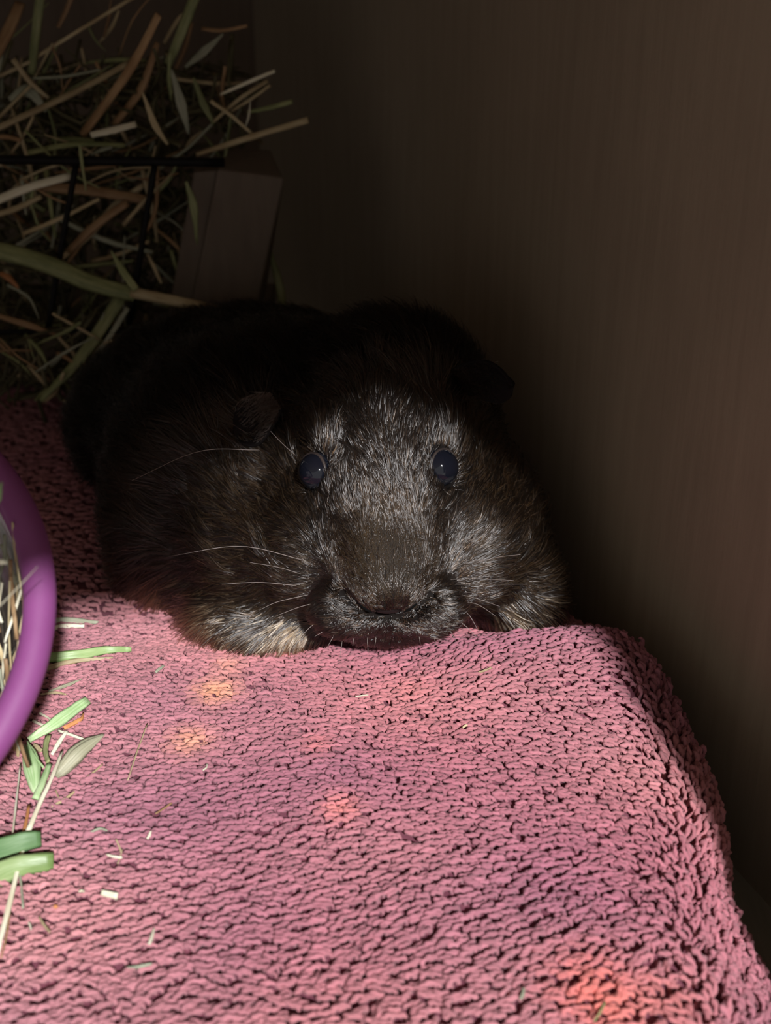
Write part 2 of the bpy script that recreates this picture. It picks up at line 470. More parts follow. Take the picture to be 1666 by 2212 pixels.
def build_loops():
    # rows of loops, denser where the towel is close and lit
    pts = []
    y = 15.0
    row = 0
    while y < 54:
        if y < 33: dy, dx = .165, .215
        else: dy, dx = .34, .36
        smax = float(xedge(y)) + 5.6
        smin = -16.5 if y < 33 else -17.5
        s = np.arange(smin, smax, dx) + (row % 2) * dx * .5
        pts.append(np.stack([s + rng.normal(0, dx * .22, len(s)), np.full(len(s), y) + rng.normal(0, dy * .28, len(s))], -1))
        y += dy; row += 1
    Q = np.vstack(pts)
    s, y = Q[:, 0], Q[:, 1]
    # under the body nothing is seen
    P = towel_pt(s, y)
    hid = ((P[:, 0] + 3.6 + .40 * (P[:, 1] - 38)) / 3.2) ** 2 + ((P[:, 1] - 40.5) / 6.0) ** 2 < 1
    keep = ~hid & (P[:, 2] > FLOOR + .2)
    s, y, P = s[keep], y[keep], P[keep]
    e = .05
    du = towel_pt(s + e, y) - towel_pt(s - e, y); dv = towel_pt(s, y + e) - towel_pt(s, y - e)
    du /= np.linalg.norm(du, axis=1)[:, None] + 1e-9
    n = np.cross(du, dv); n /= np.linalg.norm(n, axis=1)[:, None] + 1e-9
    dv = np.cross(n, du)
    K = len(s)
    side = sstep(0, 1.6, s - (xedge(y) - TR * .6))
    chaos = np.clip(.05 + .5 * sstep(21, 17, y) + .8 * side + .5 * sstep(3, 6, s) * sstep(24, 20, y), 0, 1.2)
    ang = math.pi + .55 * wav(s * .9, y * .9, 5) + .30 * wav(s * 2.3, y * 2.1, 6) + rng.normal(0, 1, K) * (.16 + .55 * chaos) + .12
    ang = ang + side * (-.9) 
    d = np.cos(ang)[:, None] * du + np.sin(ang)[:, None] * dv
    b = np.cross(n, d)
    L = (.32 + rng.normal(0, .04, K)) * np.where(y > 33, 1.25, 1.0)
    H = (.13 + rng.normal(0, .025, K)) * (1 + 1.3 * side) + .05 * (wav(s * 2.1, y * 2.4, 8) + .4)
    H = np.maximum(H, .07)
    R = (.053 + rng.normal(0, .005, K)) * np.where(y > 33, 1.35, 1.0)
    NS, NC = 11, 8
    t = np.linspace(0, 1, NS)
    # profile of one loop: rises, leans over and lies down, rounded end
    lx = np.interp(t, [0, .12, .3, .6, .85, 1], [.0, .02, .14, .52, .86, 1.0])
    lz = np.interp(t, [0, .12, .3, .6, .85, 1], [-.9, .3, .92, 1.0, .93, .72])
    lr = np.interp(t, [0, .1, .5, .8, .93, 1], [.8, .85, 1.0, 1.15, 1.0, .35])
    bend = rng.normal(0, .06, K)
    C = (P[:, None] + (lx[None] * L[:, None])[..., None] * d[:, None] + (lz[None] * H[:, None])[..., None] * n[:, None]
         + (np.sin(t * 3.1)[None] * (bend * L)[:, None])[..., None] * b[:, None])
    # the side pile stands away from the fabric
    C = C + (side[:, None] * (t[None] ** 1.4) * .16)[..., None] * n[:, None]
    T = np.gradient(C, axis=1); T /= np.linalg.norm(T, axis=2)[..., None] + 1e-9
    B1 = np.cross(T, n[:, None] + .001); B1 /= np.linalg.norm(B1, axis=2)[..., None] + 1e-9
    B2 = np.cross(T, B1)
    th = np.linspace(0, 2 * math.pi, NC, endpoint=False)
    tw = (t[None] * rng.uniform(5.5, 8.0, K)[:, None] + rng.uniform(0, 6.28, K)[:, None])     # two twisted plies
    rad = R[:, None, None] * lr[None, :, None] * (1 + .32 * np.cos(2 * (th[None, None] - tw[..., None])))
    Vv = C[:, :, None] + rad[..., None] * (np.cos(th)[None, None, :, None] * B1[:, :, None] + np.sin(th)[None, None, :, None] * B2[:, :, None])
    Vv = Vv.reshape(-1, 3)
    base = np.arange(K)[:, None, None] * (NS * NC)
    i = np.arange(NS - 1)[None, :, None] * NC; j = np.arange(NC)[None, None]; k = (j + 1) % NC
    Fq = np.stack([base + i + j, base + i + k, base + i + NC + k, base + i + NC + j], -1).reshape(-1, 4)
    # end caps as two quads each
    cb = np.arange(K)[:, None] * (NS * NC) + (NS - 1) * NC
    caps = np.stack([cb + np.array([0, 1, 2, 3]), cb + np.array([0, 3, 4, 7]), cb + np.array([4, 5, 6, 7])], 1).reshape(-1, 4)
    Fq = np.vstack([Fq, caps])
    # dye: faded in patches, with the brighter light at left painted in
    c_p = np.array([.50, .205, .225]); c_m = np.array([.33, .12, .18]); c_r = np.array([.62, .215, .215]); c_lit = np.array([.68, .34, .345])
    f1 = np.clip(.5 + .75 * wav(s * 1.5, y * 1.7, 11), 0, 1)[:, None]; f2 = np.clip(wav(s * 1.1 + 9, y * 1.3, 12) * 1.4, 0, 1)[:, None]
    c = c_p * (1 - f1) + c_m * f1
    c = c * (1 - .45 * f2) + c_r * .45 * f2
    lf = (sstep(-2, -9, s) * .35)[:, None]  # left side lightened, stronger light there put into the yarn colour
    c = c * (1 - lf) + c_lit * lf
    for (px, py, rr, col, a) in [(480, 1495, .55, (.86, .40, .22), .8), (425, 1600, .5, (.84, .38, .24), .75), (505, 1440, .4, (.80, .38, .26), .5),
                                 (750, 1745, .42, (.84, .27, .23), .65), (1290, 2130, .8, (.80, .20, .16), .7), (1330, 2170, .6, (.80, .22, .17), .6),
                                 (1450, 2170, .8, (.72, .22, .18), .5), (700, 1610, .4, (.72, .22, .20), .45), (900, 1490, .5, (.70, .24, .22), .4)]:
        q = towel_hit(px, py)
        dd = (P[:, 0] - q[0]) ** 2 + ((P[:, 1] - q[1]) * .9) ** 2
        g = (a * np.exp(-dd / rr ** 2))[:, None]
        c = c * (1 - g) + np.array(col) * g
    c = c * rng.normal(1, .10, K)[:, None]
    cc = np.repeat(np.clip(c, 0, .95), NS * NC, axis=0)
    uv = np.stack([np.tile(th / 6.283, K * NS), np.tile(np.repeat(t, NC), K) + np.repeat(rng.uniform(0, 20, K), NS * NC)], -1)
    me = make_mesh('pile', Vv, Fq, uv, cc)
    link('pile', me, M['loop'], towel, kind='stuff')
    print('loops', K)
build_loops()

# ------------------------------------------------------------------ guinea pig
def rotm(az, pitch=0.0):
    """local y axis pointed to azimuth az (left of straight back, degrees), pitched up by pitch"""
    a, p = math.radians(az), math.radians(pitch)
    Rz = np.array([[math.cos(a), -math.sin(a), 0], [math.sin(a), math.cos(a), 0], [0, 0, 1]])
    Rx = np.array([[1, 0, 0], [0, math.cos(p), -math.sin(p)], [0, math.sin(p), math.cos(p)]])
    return Rz @ Rx

ELL = [  # centre, radii, azimuth, pitch, blend
    ((-5.3, 42.6, 3.0), (6.1, 6.0, 3.7), 24, 0, 1.5),       # rump
    ((-3.0, 38.2, 3.4), (6.0, 5.2, 4.1), 24, 0, 1.5),      # trunk
    ((-5.6, 36.2, 1.9), (3.3, 3.6, 2.4), 20, 0, 1.2),       # left haunch
    ((2.1, 34.6, 2.3), (2.75, 3.2, 3.0), 15, 0, 1.2),       # right shoulder
    ((-3.5, 33.6, 2.2), (2.35, 2.8, 2.6), 15, 0, 1.0),      # left shoulder
    ((-3.3, 31.6, .95), (2.1, 1.3, .85), -14, 0, .5),       # left foreleg
    ((3.9, 32.6, 1.5), (1.25, 1.7, 1.4), 0, 0, .6),         # right foreleg
    ((-.1, 33.9, 4.8), (2.75, 2.9, 2.65), 4, 6, 1.2),       # skull
    ((.3, 37.0, 4.9), (3.1, 3.6, 3.15), 18, 0, 1.2),        # scruff
    ((-.1, 31.4, 4.5), (1.8, 2.6, 1.7), 2, 44, .9),      # muzzle bridge
    ((-1.75, 32.1, 2.95), (2.1, 2.3, 1.95), 0, 0, .7),      # cheeks
    ((1.95, 32.2, 3.0), (2.2, 2.3, 2.0), 0, 0, .7),
    ((.02, 30.2, 3.35), (1.55, 1.75, 1.45), 0, 12, .6),      # snout
    ((.1, 30.3, 1.95), (2.1, 1.4, 1.0), 0, 0, .5),        # chin
    ((-.95, 29.45, 2.40), (1.1, .85, .84), 20, 0, .3),       # lip pads
    ((1.08, 29.45, 2.44), (1.1, .85, .84), -20, 0, .3),
    ((.06, 29.05, 3.22), (1.0, .62, .62), 0, 0, .35),       # nose
    ((-1.42, 32.6, 6.05), (.75, .95, .55), 20, 20, .45),    # brows
    ((1.12, 32.6, 6.15), (.75, .95, .55), -20, 20, .45),
]
ELLM = [(np.array(c), np.array(r), rotm(a, p), k) for c, r, a, p, k in ELL]
EYES = [(np.array([-1.90, 31.60, 5.50]), np.array([-.70, -.70, .10]), .55), (np.array([1.50, 31.60, 5.62]), np.array([.70, -.70, .12]), .55)]
EYES = [(c, d / np.linalg.norm(d), r) for c, d, r in EYES]

GROOVE = True
UFOLD = [(-1.02, 3.02), (-.62, 2.70), (-.2, 2.56), (.36, 2.56), (.76, 2.72), (1.08, 3.0)]
def nose_fold(Pn):
    """distance, seen from the front, to the fold that runs round under the nose wings"""
    best = np.full(len(Pn), 9.0); q = Pn[:, [0, 2]]
    for a, b in zip(UFOLD[:-1], UFOLD[1:]):
        a = np.array(a); ab = np.array(b) - a
        tt = np.clip(((q - a) @ ab) / (ab @ ab), 0, 1)
        best = np.minimum(best, np.linalg.norm(q - a - tt[:, None] * ab, axis=1))
    return best
def sdf(Pn):
    D = None
    for c, r, Rm, k in ELLM:
        q = (Pn - c) @ Rm
        k0 = np.linalg.norm(q / r, axis=1); k1 = np.linalg.norm(q / (r * r), axis=1) + 1e-9
        d = k0 * (k0 - 1) / k1
        if D is None: D = d
        else:
            h = np.clip(.5 + .5 * (D - d) / k, 0, 1)
            D = D * (1 - h) + d * h - k * h * (1 - h)
    for c, dr, r in EYES:                        # sockets
        d = -(np.linalg.norm(Pn - (c + dr * .18), axis=1) - (r * 1.0))
        k = .12
        h = np.clip(.5 - .5 * (D - d) / k, 0, 1)
        D = D * (1 - h) + d * h + k * h * (1 - h)
    q = top_z(Pn[:, 0], Pn[:, 1]) + .20 - Pn[:, 2]            # the underside is pressed flat on the towel
    h = np.clip(.5 + .5 * (q - D) / .2, 0, 1)
    D = D * (1 - h) + q * h + .2 * h * (1 - h)
    if not GROOVE: return D
    # philtrum, mouth slit and the folds under the nose wings
    def groove(Pq, A, B, rad, depth):
        A = np.array(A); B = np.array(B); ab = B - A
        tt = np.clip(((Pq - A) @ ab) / (ab @ ab), 0, 1)
        dd = np.linalg.norm(Pq - A - tt[:, None] * ab, axis=1)
        return depth * np.exp(-(dd / rad) ** 2)
    D = D + groove(Pn, (.06, 28.5, 2.6), (.08, 28.7, 1.75), .13, .24)
    D = D + groove(Pn, (-.75, 28.9, 1.55), (.95, 28.9, 1.6), .17, .30)
    D = D + .34 * np.exp(-(nose_fold(Pn) / .15) ** 2) * (Pn[:, 1] < 30.6)
    return D

def grad(Pn, e=.02):
    g = np.empty_like(Pn)
    for a in range(3):
        o = np.zeros(3); o[a] = e
        g[:, a] = sdf(Pn + o) - sdf(Pn - o)
    return g / (np.linalg.norm(g, axis=1)[:, None] + 1e-9)

def pig_surface():
    import bmesh
    bm = bmesh.new()
    for c, r, Rm, k in ELLM:
        mt = Matrix.Translation(Vector(c)) @ Matrix([list(x) for x in Rm]).to_4x4() @ Matrix.Diagonal((*(r * 1.02), 1))
        bmesh.ops.create_icosphere(bm, subdivisions=4, radius=1, matrix=mt)
    me = bpy.data.meshes.new('tmp'); bm.to_mesh(me); bm.free()
    o = bpy.data.objects.new('tmp', me); COL.objects.link(o)
    md = o.modifiers.new('r', 'REMESH'); md.mode = 'VOXEL'; md.voxel_size = .16
    dg = bpy.context.evaluated_depsgraph_get()
    ev = o.evaluated_get(dg); m2 = ev.to_mesh()
    n = len(m2.vertices); co = np.empty(n * 3); m2.vertices.foreach_get('co', co); co = co.reshape(-1, 3)
    nf = len(m2.polygons); idx = np.empty(nf * 4, dtype=np.int32); m2.loops.foreach_get('vertex_index', idx); F = idx.reshape(-1, 4)
    ev.to_mesh_clear(); bpy.data.objects.remove(o); bpy.data.meshes.remove(me)
    for it in range(9):
        d = sdf(co)
        co = co - grad(co) * np.clip(d, -.4, .4)[:, None] * .9
        if it < 6:      # relax
            acc = np.zeros_like(co); cnt = np.zeros(len(co))
            for a, b in ((0, 1), (1, 2), (2, 3), (3, 0)):
                np.add.at(acc, F[:, a], co[F[:, b]]); np.add.at(acc, F[:, b], co[F[:, a]])
                np.add.at(cnt, F[:, a], 1); np.add.at(cnt, F[:, b], 1)
            co = co * .5 + .5 * acc / cnt[:, None]
    return co, F

pig = empty('guinea_pig', 'black-brown smooth-haired guinea pig with tan cheeks crouching on the pink towel', 'guinea pig')
PV, PF = pig_surface()
print('pig verts', len(PV))
body = link('body', make_mesh('body', PV, PF), M['skin'], pig)

def uvsphere(c, r, nu=32, nv=20, squash=None):
    th = np.linspace(0, math.pi, nv); ph = np.linspace(0, 2 * math.pi, nu, endpoint=False)
    V = []
    for t in th:
        for p in ph: V.append((math.sin(t) * math.cos(p), math.sin(t) * math.sin(p), math.cos(t)))
    V = np.array(V) * r
    if squash is not None: V = V @ squash
    F = []
    for i in range(nv - 1):
        for j in range(nu):
            F.append([i * nu + j, (i + 1) * nu + j, (i + 1) * nu + (j + 1) % nu, i * nu + (j + 1) % nu])
    return V + np.array(c), F

for (c, dr, r) in EYES:
    sg = -1 if c[0] < 0 else 1
    V, F = uvsphere(c - dr * .02, r)
    e_ = link('eye', make_mesh('eye', V, F), M['eye'], pig)
    # lids: a fleshy ring hugging the eyeball
    up = np.array([0, 0, 1.0]); sx = np.cross(dr, up); sx /= np.linalg.norm(sx); uy = np.cross(sx, dr)
    a = np.linspace(0, 2 * math.pi, 41)[:-1]
    RP = [c + dr * (.11 + .04 * math.cos(2 * q)) + sx * math.cos(q) * r * .93 + uy * math.sin(q) * r * (.96) for q in a]
    RP = np.array(RP)
    n = len(RP); sd_ = 8
    T = np.roll(RP, -1, 0) - np.roll(RP, 1, 0); T /= np.linalg.norm(T, axis=1)[:, None]
    A = np.broadcast_to(dr, T.shape); Bv = np.cross(T, A)
    th = np.linspace(0, 2 * math.pi, sd_, endpoint=False)
    rr = .05 + .03 * np.clip(-np.sin(a), 0, 1)
    V = (RP[:, None] + rr[:, None, None] * (np.cos(th)[None, :, None] * A[:, None] + np.sin(th)[None, :, None] * Bv[:, None])).reshape(-1, 3)
    F = [[i * sd_ + j, i * sd_ + (j + 1) % sd_, ((i + 1) % n) * sd_ + (j + 1) % sd_, ((i + 1) % n) * sd_ + j] for i in range(n) for j in range(sd_)]
    link('eyelid', make_mesh('eyelid', V, F), M['lid'], pig)
    # inner corner, towards the nose and down
    ic = c + dr * (r * .62) + uy * (-r * .72) + np.array([-sg, 0, 0]) * r * .42
    V, F = uvsphere(ic, .085, 16, 10, np.diag([.8, 1, 1.35]))
    link('tear_duct', make_mesh('tear_duct', V, F), M['tear'] if sg > 0 else M['lid'], pig)

# nose leather and nostrils
GROOVE = False
def patch_on_surface(name, centre, ru, rv, mat, push=.03, n=14, tilt=0.0):
    centre = np.array(centre, float)
    V = []
    for i in range(n + 1):
        for j in range(24):
            rr = i / n; q = j / 24 * 2 * math.pi
            V.append(centre + np.array([math.cos(q + 0) * rr * ru * math.cos(tilt) - math.sin(q) * rr * rv * math.sin(tilt), 0,
                                        math.cos(q) * rr * ru * math.sin(tilt) + math.sin(q) * rr * rv * math.cos(tilt)]))
    V = np.array(V)
    for _ in range(8):
        d = sdf(V); V = V - grad(V) * d[:, None]
    fall = np.repeat(1 - (np.arange(n + 1) / n) ** 2.0, 24)
    V = V + grad(V) * (push * fall - .02 * (1 - fall))[:, None]
    F = [[i * 24 + j, i * 24 + (j + 1) % 24, (i + 1) * 24 + (j + 1) % 24, (i + 1) * 24 + j] for i in range(n) for j in range(24)]
    return make_mesh(name, V, F)
link('nose_pad', patch_on_surface('nose_pad', (.07, 28.5, 2.80), .32, .10, M['nose'], .0), M['nose'], pig)
for sg in (-1, 1):
    link('nostril', patch_on_surface('nostril', (.07 + sg * .60, 28.6, 2.86), .22, .06, M['wire'], .02, 8, tilt=sg * .62), simple('nostril_dark', (.002, .002, .002), .9, .1), pig)

GROOVE = True
# ears: thin cupped petals
def ear(root, tip, outn, width, droop, name='ear'):
    root = np.array(root, float); tip = np.array(tip, float); outn = np.array(outn, float); outn /= np.linalg.norm(outn)
    ax = tip - root; Ln = np.linalg.norm(ax); ax /= Ln
    sd1 = np.cross(outn, ax); sd1 /= np.linalg.norm(sd1); nn = np.cross(ax, sd1)
    nu, nv = 22, 15
    V = []
    for i in range(nu):
        u = i / (nu - 1)
        wd = width * (.50 + .62 * math.sin(min(u * 1.15, 1) * math.pi * .62)) * math.sqrt(max(1 - max((u - .62) / .38, 0) ** 2, 0.0004))
        for j in range(nv):
            v = j / (nv - 1) * 2 - 1
            cup = .34 * (v * v) * width * (1 - .4 * u)
            ruf = .07 * math.sin(v * 5 + u * 4) * u
            V.append(root + ax * (u * Ln) + sd1 * (v * wd) + nn * (cup + ruf) + np.array([0, 0, -1]) * droop * u * u)
    V = np.array(V)
    F = [[i * nv + j, (i + 1) * nv + j, (i + 1) * nv + j + 1, i * nv + j + 1] for i in range(nu - 1) for j in range(nv - 1)]
    o = link(name, make_mesh(name, V, F), M['ear'], pig)
    md = o.modifiers.new('t', 'SOLIDIFY'); md.thickness = .0011; md.offset = 0
    s2 = o.modifiers.new('s', 'SUBSURF'); s2.levels = s2.render_levels = 1
    return V, nu, nv, nn
earR = ear(at(985, 815, 34.6), at(1112, 812, 33.6), (.25, -1, .1), .60, .28)
earL = ear(at(600, 868, 34.0), at(512, 925, 33.8), (-.35, -1, .35), .62, .35)

# ------------------------------------------------------------------ fur
NOSE = np.array([.07, 28.7, 2.72])
def fur_points(n, sel):
    """random points on the body mesh, area-weighted, kept where sel(P) > random"""
    a, b, c, d = (PV[PF[:, k]] for k in range(4))
    cen = (a + b + c + d) / 4
    ar = .5 * np.linalg.norm(np.cross(c - a, d - b), axis=1)
    wgt = ar * sel(cen)
    idx = rng.choice(len(PF), n, p=wgt / wgt.sum())
    u, v = rng.random(n)[:, None], rng.random(n)[:, None]
    P = (a[idx] * (1 - u) * (1 - v) + b[idx] * u * (1 - v) + c[idx] * u * v + d[idx] * (1 - u) * v)
    nn = grad(P)
    P = P - nn * sdf(P)[:, None]
    return P, nn

def h3(ix, iy, iz, s):
    x = np.sin(ix * 127.1 + iy * 311.7 + iz * 74.7 + s * 53.3) * 43758.5453
    return x - np.floor(x)

def flow_at(P, nn):
    away = P - NOSE
    r = np.linalg.norm(away, axis=1)
    away /= r[:, None] + 1e-6
    back = np.array([-math.sin(math.radians(22)), math.cos(math.radians(22)), -.12])
    wb = sstep(3.5, 8.5, r)[:, None]
    f = away * (1 - wb) + back * wb
    # the coat hangs down on the flanks and chest
    low = (sstep(3.2, .8, P[:, 2]) * sstep(1.8, 3.2, np.abs(P[:, 0])))[:, None]
    f = f + low * np.array([0, 0, -.8]) + low * np.array([1, 0, 0]) * np.sign(P[:, :1]) * .15
    # round the eyes
    for c, dr, er in EYES:
        q = P - c; dq = np.linalg.norm(q, axis=1)
        g = np.exp(-((dq - er) / .35) ** 2)[:, None]
        f = f + g * .7 * q / (dq[:, None] + 1e-6)
    f = f - nn * np.sum(f * nn, axis=1)[:, None]
    return f / (np.linalg.norm(f, axis=1)[:, None] + 1e-6)

def grow(name, P, nn, L, lift, R, colr, npt=6, clump=.5, cell=.13, jit=.16, label=None, mat='fur'):
    K = len(P)
    f = flow_at(P, nn)
    bt = np.cross(nn, f)
    # wandering of the coat
    a = .22 * np.sin(P[:, 0] * 3.1 + P[:, 2] * 2.3 + 1) + .18 * np.sin(P[:, 1] * 4.3 - P[:, 2] * 3.9) + .12 * np.sin(P[:, 0] * 9 + P[:, 1] * 7 + P[:, 2] * 8)
    a = a + rng.normal(0, jit, K)
    f = f * np.cos(a)[:, None] + bt * np.sin(a)[:, None]
    # clump centres
    ci = np.floor(P / cell)
    cc = (ci + .2 + .6 * np.stack([h3(ci[:, 0], ci[:, 1], ci[:, 2], q) for q in (1, 2, 3)], -1)) * cell
    off = cc - P
    off = off - nn * np.sum(off * nn, axis=1)[:, None]
    cl = (h3(ci[:, 0], ci[:, 1], ci[:, 2], 5) - .5)
    c2 = np.floor(P / (cell * 2.3))
    lf = lift + .42 * (h3(c2[:, 0], c2[:, 1], c2[:, 2], 7) - .42) * (lift > .1) + .30 * (h3(ci[:, 0], ci[:, 1], ci[:, 2], 8) - .4) + rng.normal(0, .05, K)
    lf = np.maximum(lf, .04)
    t = np.linspace(0, 1, npt)
    C = (P[:, None] - nn[:, None] * .02 + (L[:, None] * t[None])[..., None] * f[:, None]
         + (L[:, None] * lf[:, None] * (t - .62 * t * t)[None])[..., None] * nn[:, None]
         + (clump * t ** 1.5)[None, :, None] * off[:, None]
         + (L * cl * .25)[:, None, None] * (t ** 2)[None, :, None] * bt[:, None])
    C = C + np.cumsum(rng.normal(0, .005, C.shape), axis=1) * (L / .6)[:, None, None]
    # keep strands outside the body
    flat = C[:, 1:].reshape(-1, 3)
    dd = sdf(flat)
    need = np.where(dd < .015)[0]
    if len(need):
        g = grad(flat[need]); flat[need] += g * (.015 - dd[need])[:, None]
    C[:, 1:] = flat.reshape(K, npt - 1, 3)
    hc = bpy.data.hair_curves.new(name)
    hc.add_curves([npt] * K)
    hc.points.foreach_set('position', (C * S).astype(np.float32).ravel())
    rad = (R[:, None] * np.interp(t, [0, .35, 1], [.9, 1, .22])[None]) * S
    hc.points.foreach_set('radius', rad.astype(np.float32).ravel())
    at_ = hc.attributes.new('fur_color', 'FLOAT_COLOR', 'CURVE')
    c4 = np.ones((K, 4), dtype=np.float32); c4[:, :3] = colr
    at_.data.foreach_set('color', c4.ravel())
    o = bpy.data.objects.new(name, hc); COL.objects.link(o)
    hc.materials.append(M[mat])
    o.parent = pig; o['kind'] = 'stuff'
    if label: o['label'] = label
    return o

def coat_colour(P, nn):
    K = len(P)
    c = np.tile(np.array([.007, .005, .004]), (K, 1))
    br = np.exp(-((P[:, 0] - .05) / 1.0) ** 2 - ((P[:, 1] - 29.6) / 1.3) ** 2 - ((P[:, 2] - 4.0) / 1.0) ** 2)[:, None]
    c = c * (1 - br) + np.array([.020, .011, .0055]) * br
    v = rng.random(K)
    c = np.where((v < .24)[:, None], np.array([.026, .014, .007]), c)
    # tan on the lower shoulders and belly edge
    tn = sstep(1.6, .6, P[:, 2] + .25 * np.sin(P[:, 0] * 3)) * sstep(1.9, 2.9, np.abs(P[:, 0] - .3)) * sstep(36.5, 34, P[:, 1])
    tn = tn + .22 * sstep(2.4, 1.2, P[:, 2]) * sstep(3.0, 4.2, np.abs(P[:, 0]))* sstep(37, 34, P[:, 1])
    m = rng.random(K) < tn
    tan = np.array([.175, .10, .05]) * rng.uniform(.6, 1.35, K)[:, None]
    c = np.where(m[:, None], tan, c)
    lea = (np.exp(-(nose_fold(P) / .22) ** 2) * (P[:, 1] < 30.6))[:, None]      # dark leather in the fold, its crease shade put into the hair colour
    c = c * (1 - .9 * lea)
    return np.clip(c * rng.uniform(.7, 1.3, K)[:, None], 0, .9)

def notEye(P):
    k = np.ones(len(P))
    for c, dr, r in EYES:
        k *= (np.linalg.norm(P - (c + dr * .15), axis=1) > r * 1.03)
    k *= ~((np.abs(P[:, 0] - .07) < .30) & (np.abs(P[:, 2] - 2.76) < .12) & (P[:, 1] < 28.9))
    return k

def facew(P):
    r = np.linalg.norm(P - NOSE, axis=1)
    front = (P[:, 1] < 37.0)
    return np.where(front, 1.0, 0.0) * (.6 + 1.2 * np.exp(-(r / 3.5) ** 2)) * notEye(P)
n1 = 105000
P, nn = fur_points(n1, facew)
k = notEye(P) > 0
P, nn = P[k], nn[k]
r = np.linalg.norm(P - NOSE, axis=1)
L = np.interp(r, [0, .8, 2, 4, 6, 9], [.13, .20, .38, .60, .90, 1.15]) * rng.uniform(.7, 1.25, len(P))
low = sstep(2.2, .8, P[:, 2]) * sstep(1.9, 3.0, np.abs(P[:, 0]))
L = L * (1 + .75 * low)
for c, dr, er in EYES:
    L = L * (.45 + .55 * sstep(er, er + .8, np.linalg.norm(P - c, axis=1)))
L = L * np.where((P[:, 2] > 6.6) & (P[:, 1] > 33.5), 1.25, 1.0)
lift = .17 + .5 * low + .25 * sstep(6.3, 7.3, P[:, 2]) + .36 * np.exp(-((P[:, 0] + .1) / 1.7) ** 2) * sstep(4.5, 5.6, P[:, 2]) - .16 * np.exp(-((P[:, 0] - .05) / 1.1) ** 2) * sstep(5.2, 4.6, P[:, 2])
cc_ = coat_colour(P, nn)
cc_ = cc_ * (1 - .55 * sstep(33.8, 35.2, P[:, 1]))[:, None]        # black back, its shade also put into the coat colour; brownish face
top = np.exp(-((P[:, 0] - .05) / 1.05) ** 2 - ((P[:, 1] - 29.5) / 1.4) ** 2 - ((P[:, 2] - 3.95) / .95) ** 2)
cheek = sstep(1.6, 2.4, np.abs(P[:, 0])) * (P[:, 2] > 1.5) * .42 * sstep(35.2, 33.4, P[:, 1]) * sstep(-5.6, -4.6, P[:, 0])
mt = rng.random(len(P)) < np.maximum(np.clip(top * 1.35, 0, .92), cheek)
br_ = np.array([.040, .0225, .0105]) * rng.uniform(.35, 1.3, len(P))[:, None]
notan = cc_.max(1) < .08
cc_ = np.where((mt & notan)[:, None], br_, cc_)
rad_ = rng.uniform(.009, .0155, len(P))
mt = mt | ((P[:, 1] > 34.0) & (rng.random(len(P)) < sstep(33.9, 35.0, P[:, 1])))
k = ~mt
grow('face_fur', P[k], nn[k], L[k], lift[k], rad_[k], cc_[k], clump=.6, cell=.19, jit=.12)
k = mt
grow('brown_fur', P[k], nn[k], L[k] * .95, lift[k], rad_[k], cc_[k], clump=.6, cell=.19, jit=.14, mat='undercoat', label='brown undercoat hair on nose and cheeks')
P, nn = fur_points(45000, lambda Q: (Q[:, 1] > 36.0) * (Q[:, 2] > .2) * 1.0)
grow('body_fur', P, nn, rng.uniform(.9, 1.6, len(P)), np.full(len(P), .22), np.full(len(P), .014), coat_colour(P, nn) * .35, cell=.3, mat='undercoat')  # body coat darkened more, shade over the back put into its colour

# fur on the ears
def ear_fur(E, n, nm):
    V, nu, nv, en = E
    V = V.reshape(nu, nv, 3)
    u = rng.random(n) ** 1.3 * .75; v = rng.random(n)
    iu = (u * (nu - 1)).astype(int); iv = (v * (nv - 1)).astype(int)
    P = V[iu, iv]
    side = np.where(rng.random(n) < .5, 1, -1)[:, None] * en
    ax = V[-1, nv // 2] - V[0, nv // 2]; ax /= np.linalg.norm(ax)
    t = np.linspace(0, 1, 5)
    L = rng.uniform(.15, .38, n) * (1.1 - u)
    f = ax + rng.normal(0, .3, (n, 3)) + side * .45
    C = P[:, None] + side[:, None] * .05 + (L[:, None] * t[None])[..., None] * f[:, None]
    hc = bpy.data.hair_curves.new(nm); hc.add_curves([5] * n)
    hc.points.foreach_set('position', (C * S).astype(np.float32).ravel())
    hc.points.foreach_set('radius', np.tile(np.array([.006, .006, .005, .004, .002]) * S, n).astype(np.float32))
    a = hc.attributes.new('fur_color', 'FLOAT_COLOR', 'CURVE')
    c4 = np.ones((n, 4), dtype=np.float32); c4[:, :3] = np.array([.03, .02, .016]); a.data.foreach_set('color', c4.ravel())
    o = bpy.data.objects.new(nm, hc); COL.objects.link(o); hc.materials.append(M['fur']); o.parent = pig; o['kind'] = 'stuff'
ear_fur(earR, 2200, 'ear_fur'); ear_fur(earL, 2200, 'ear_fur')

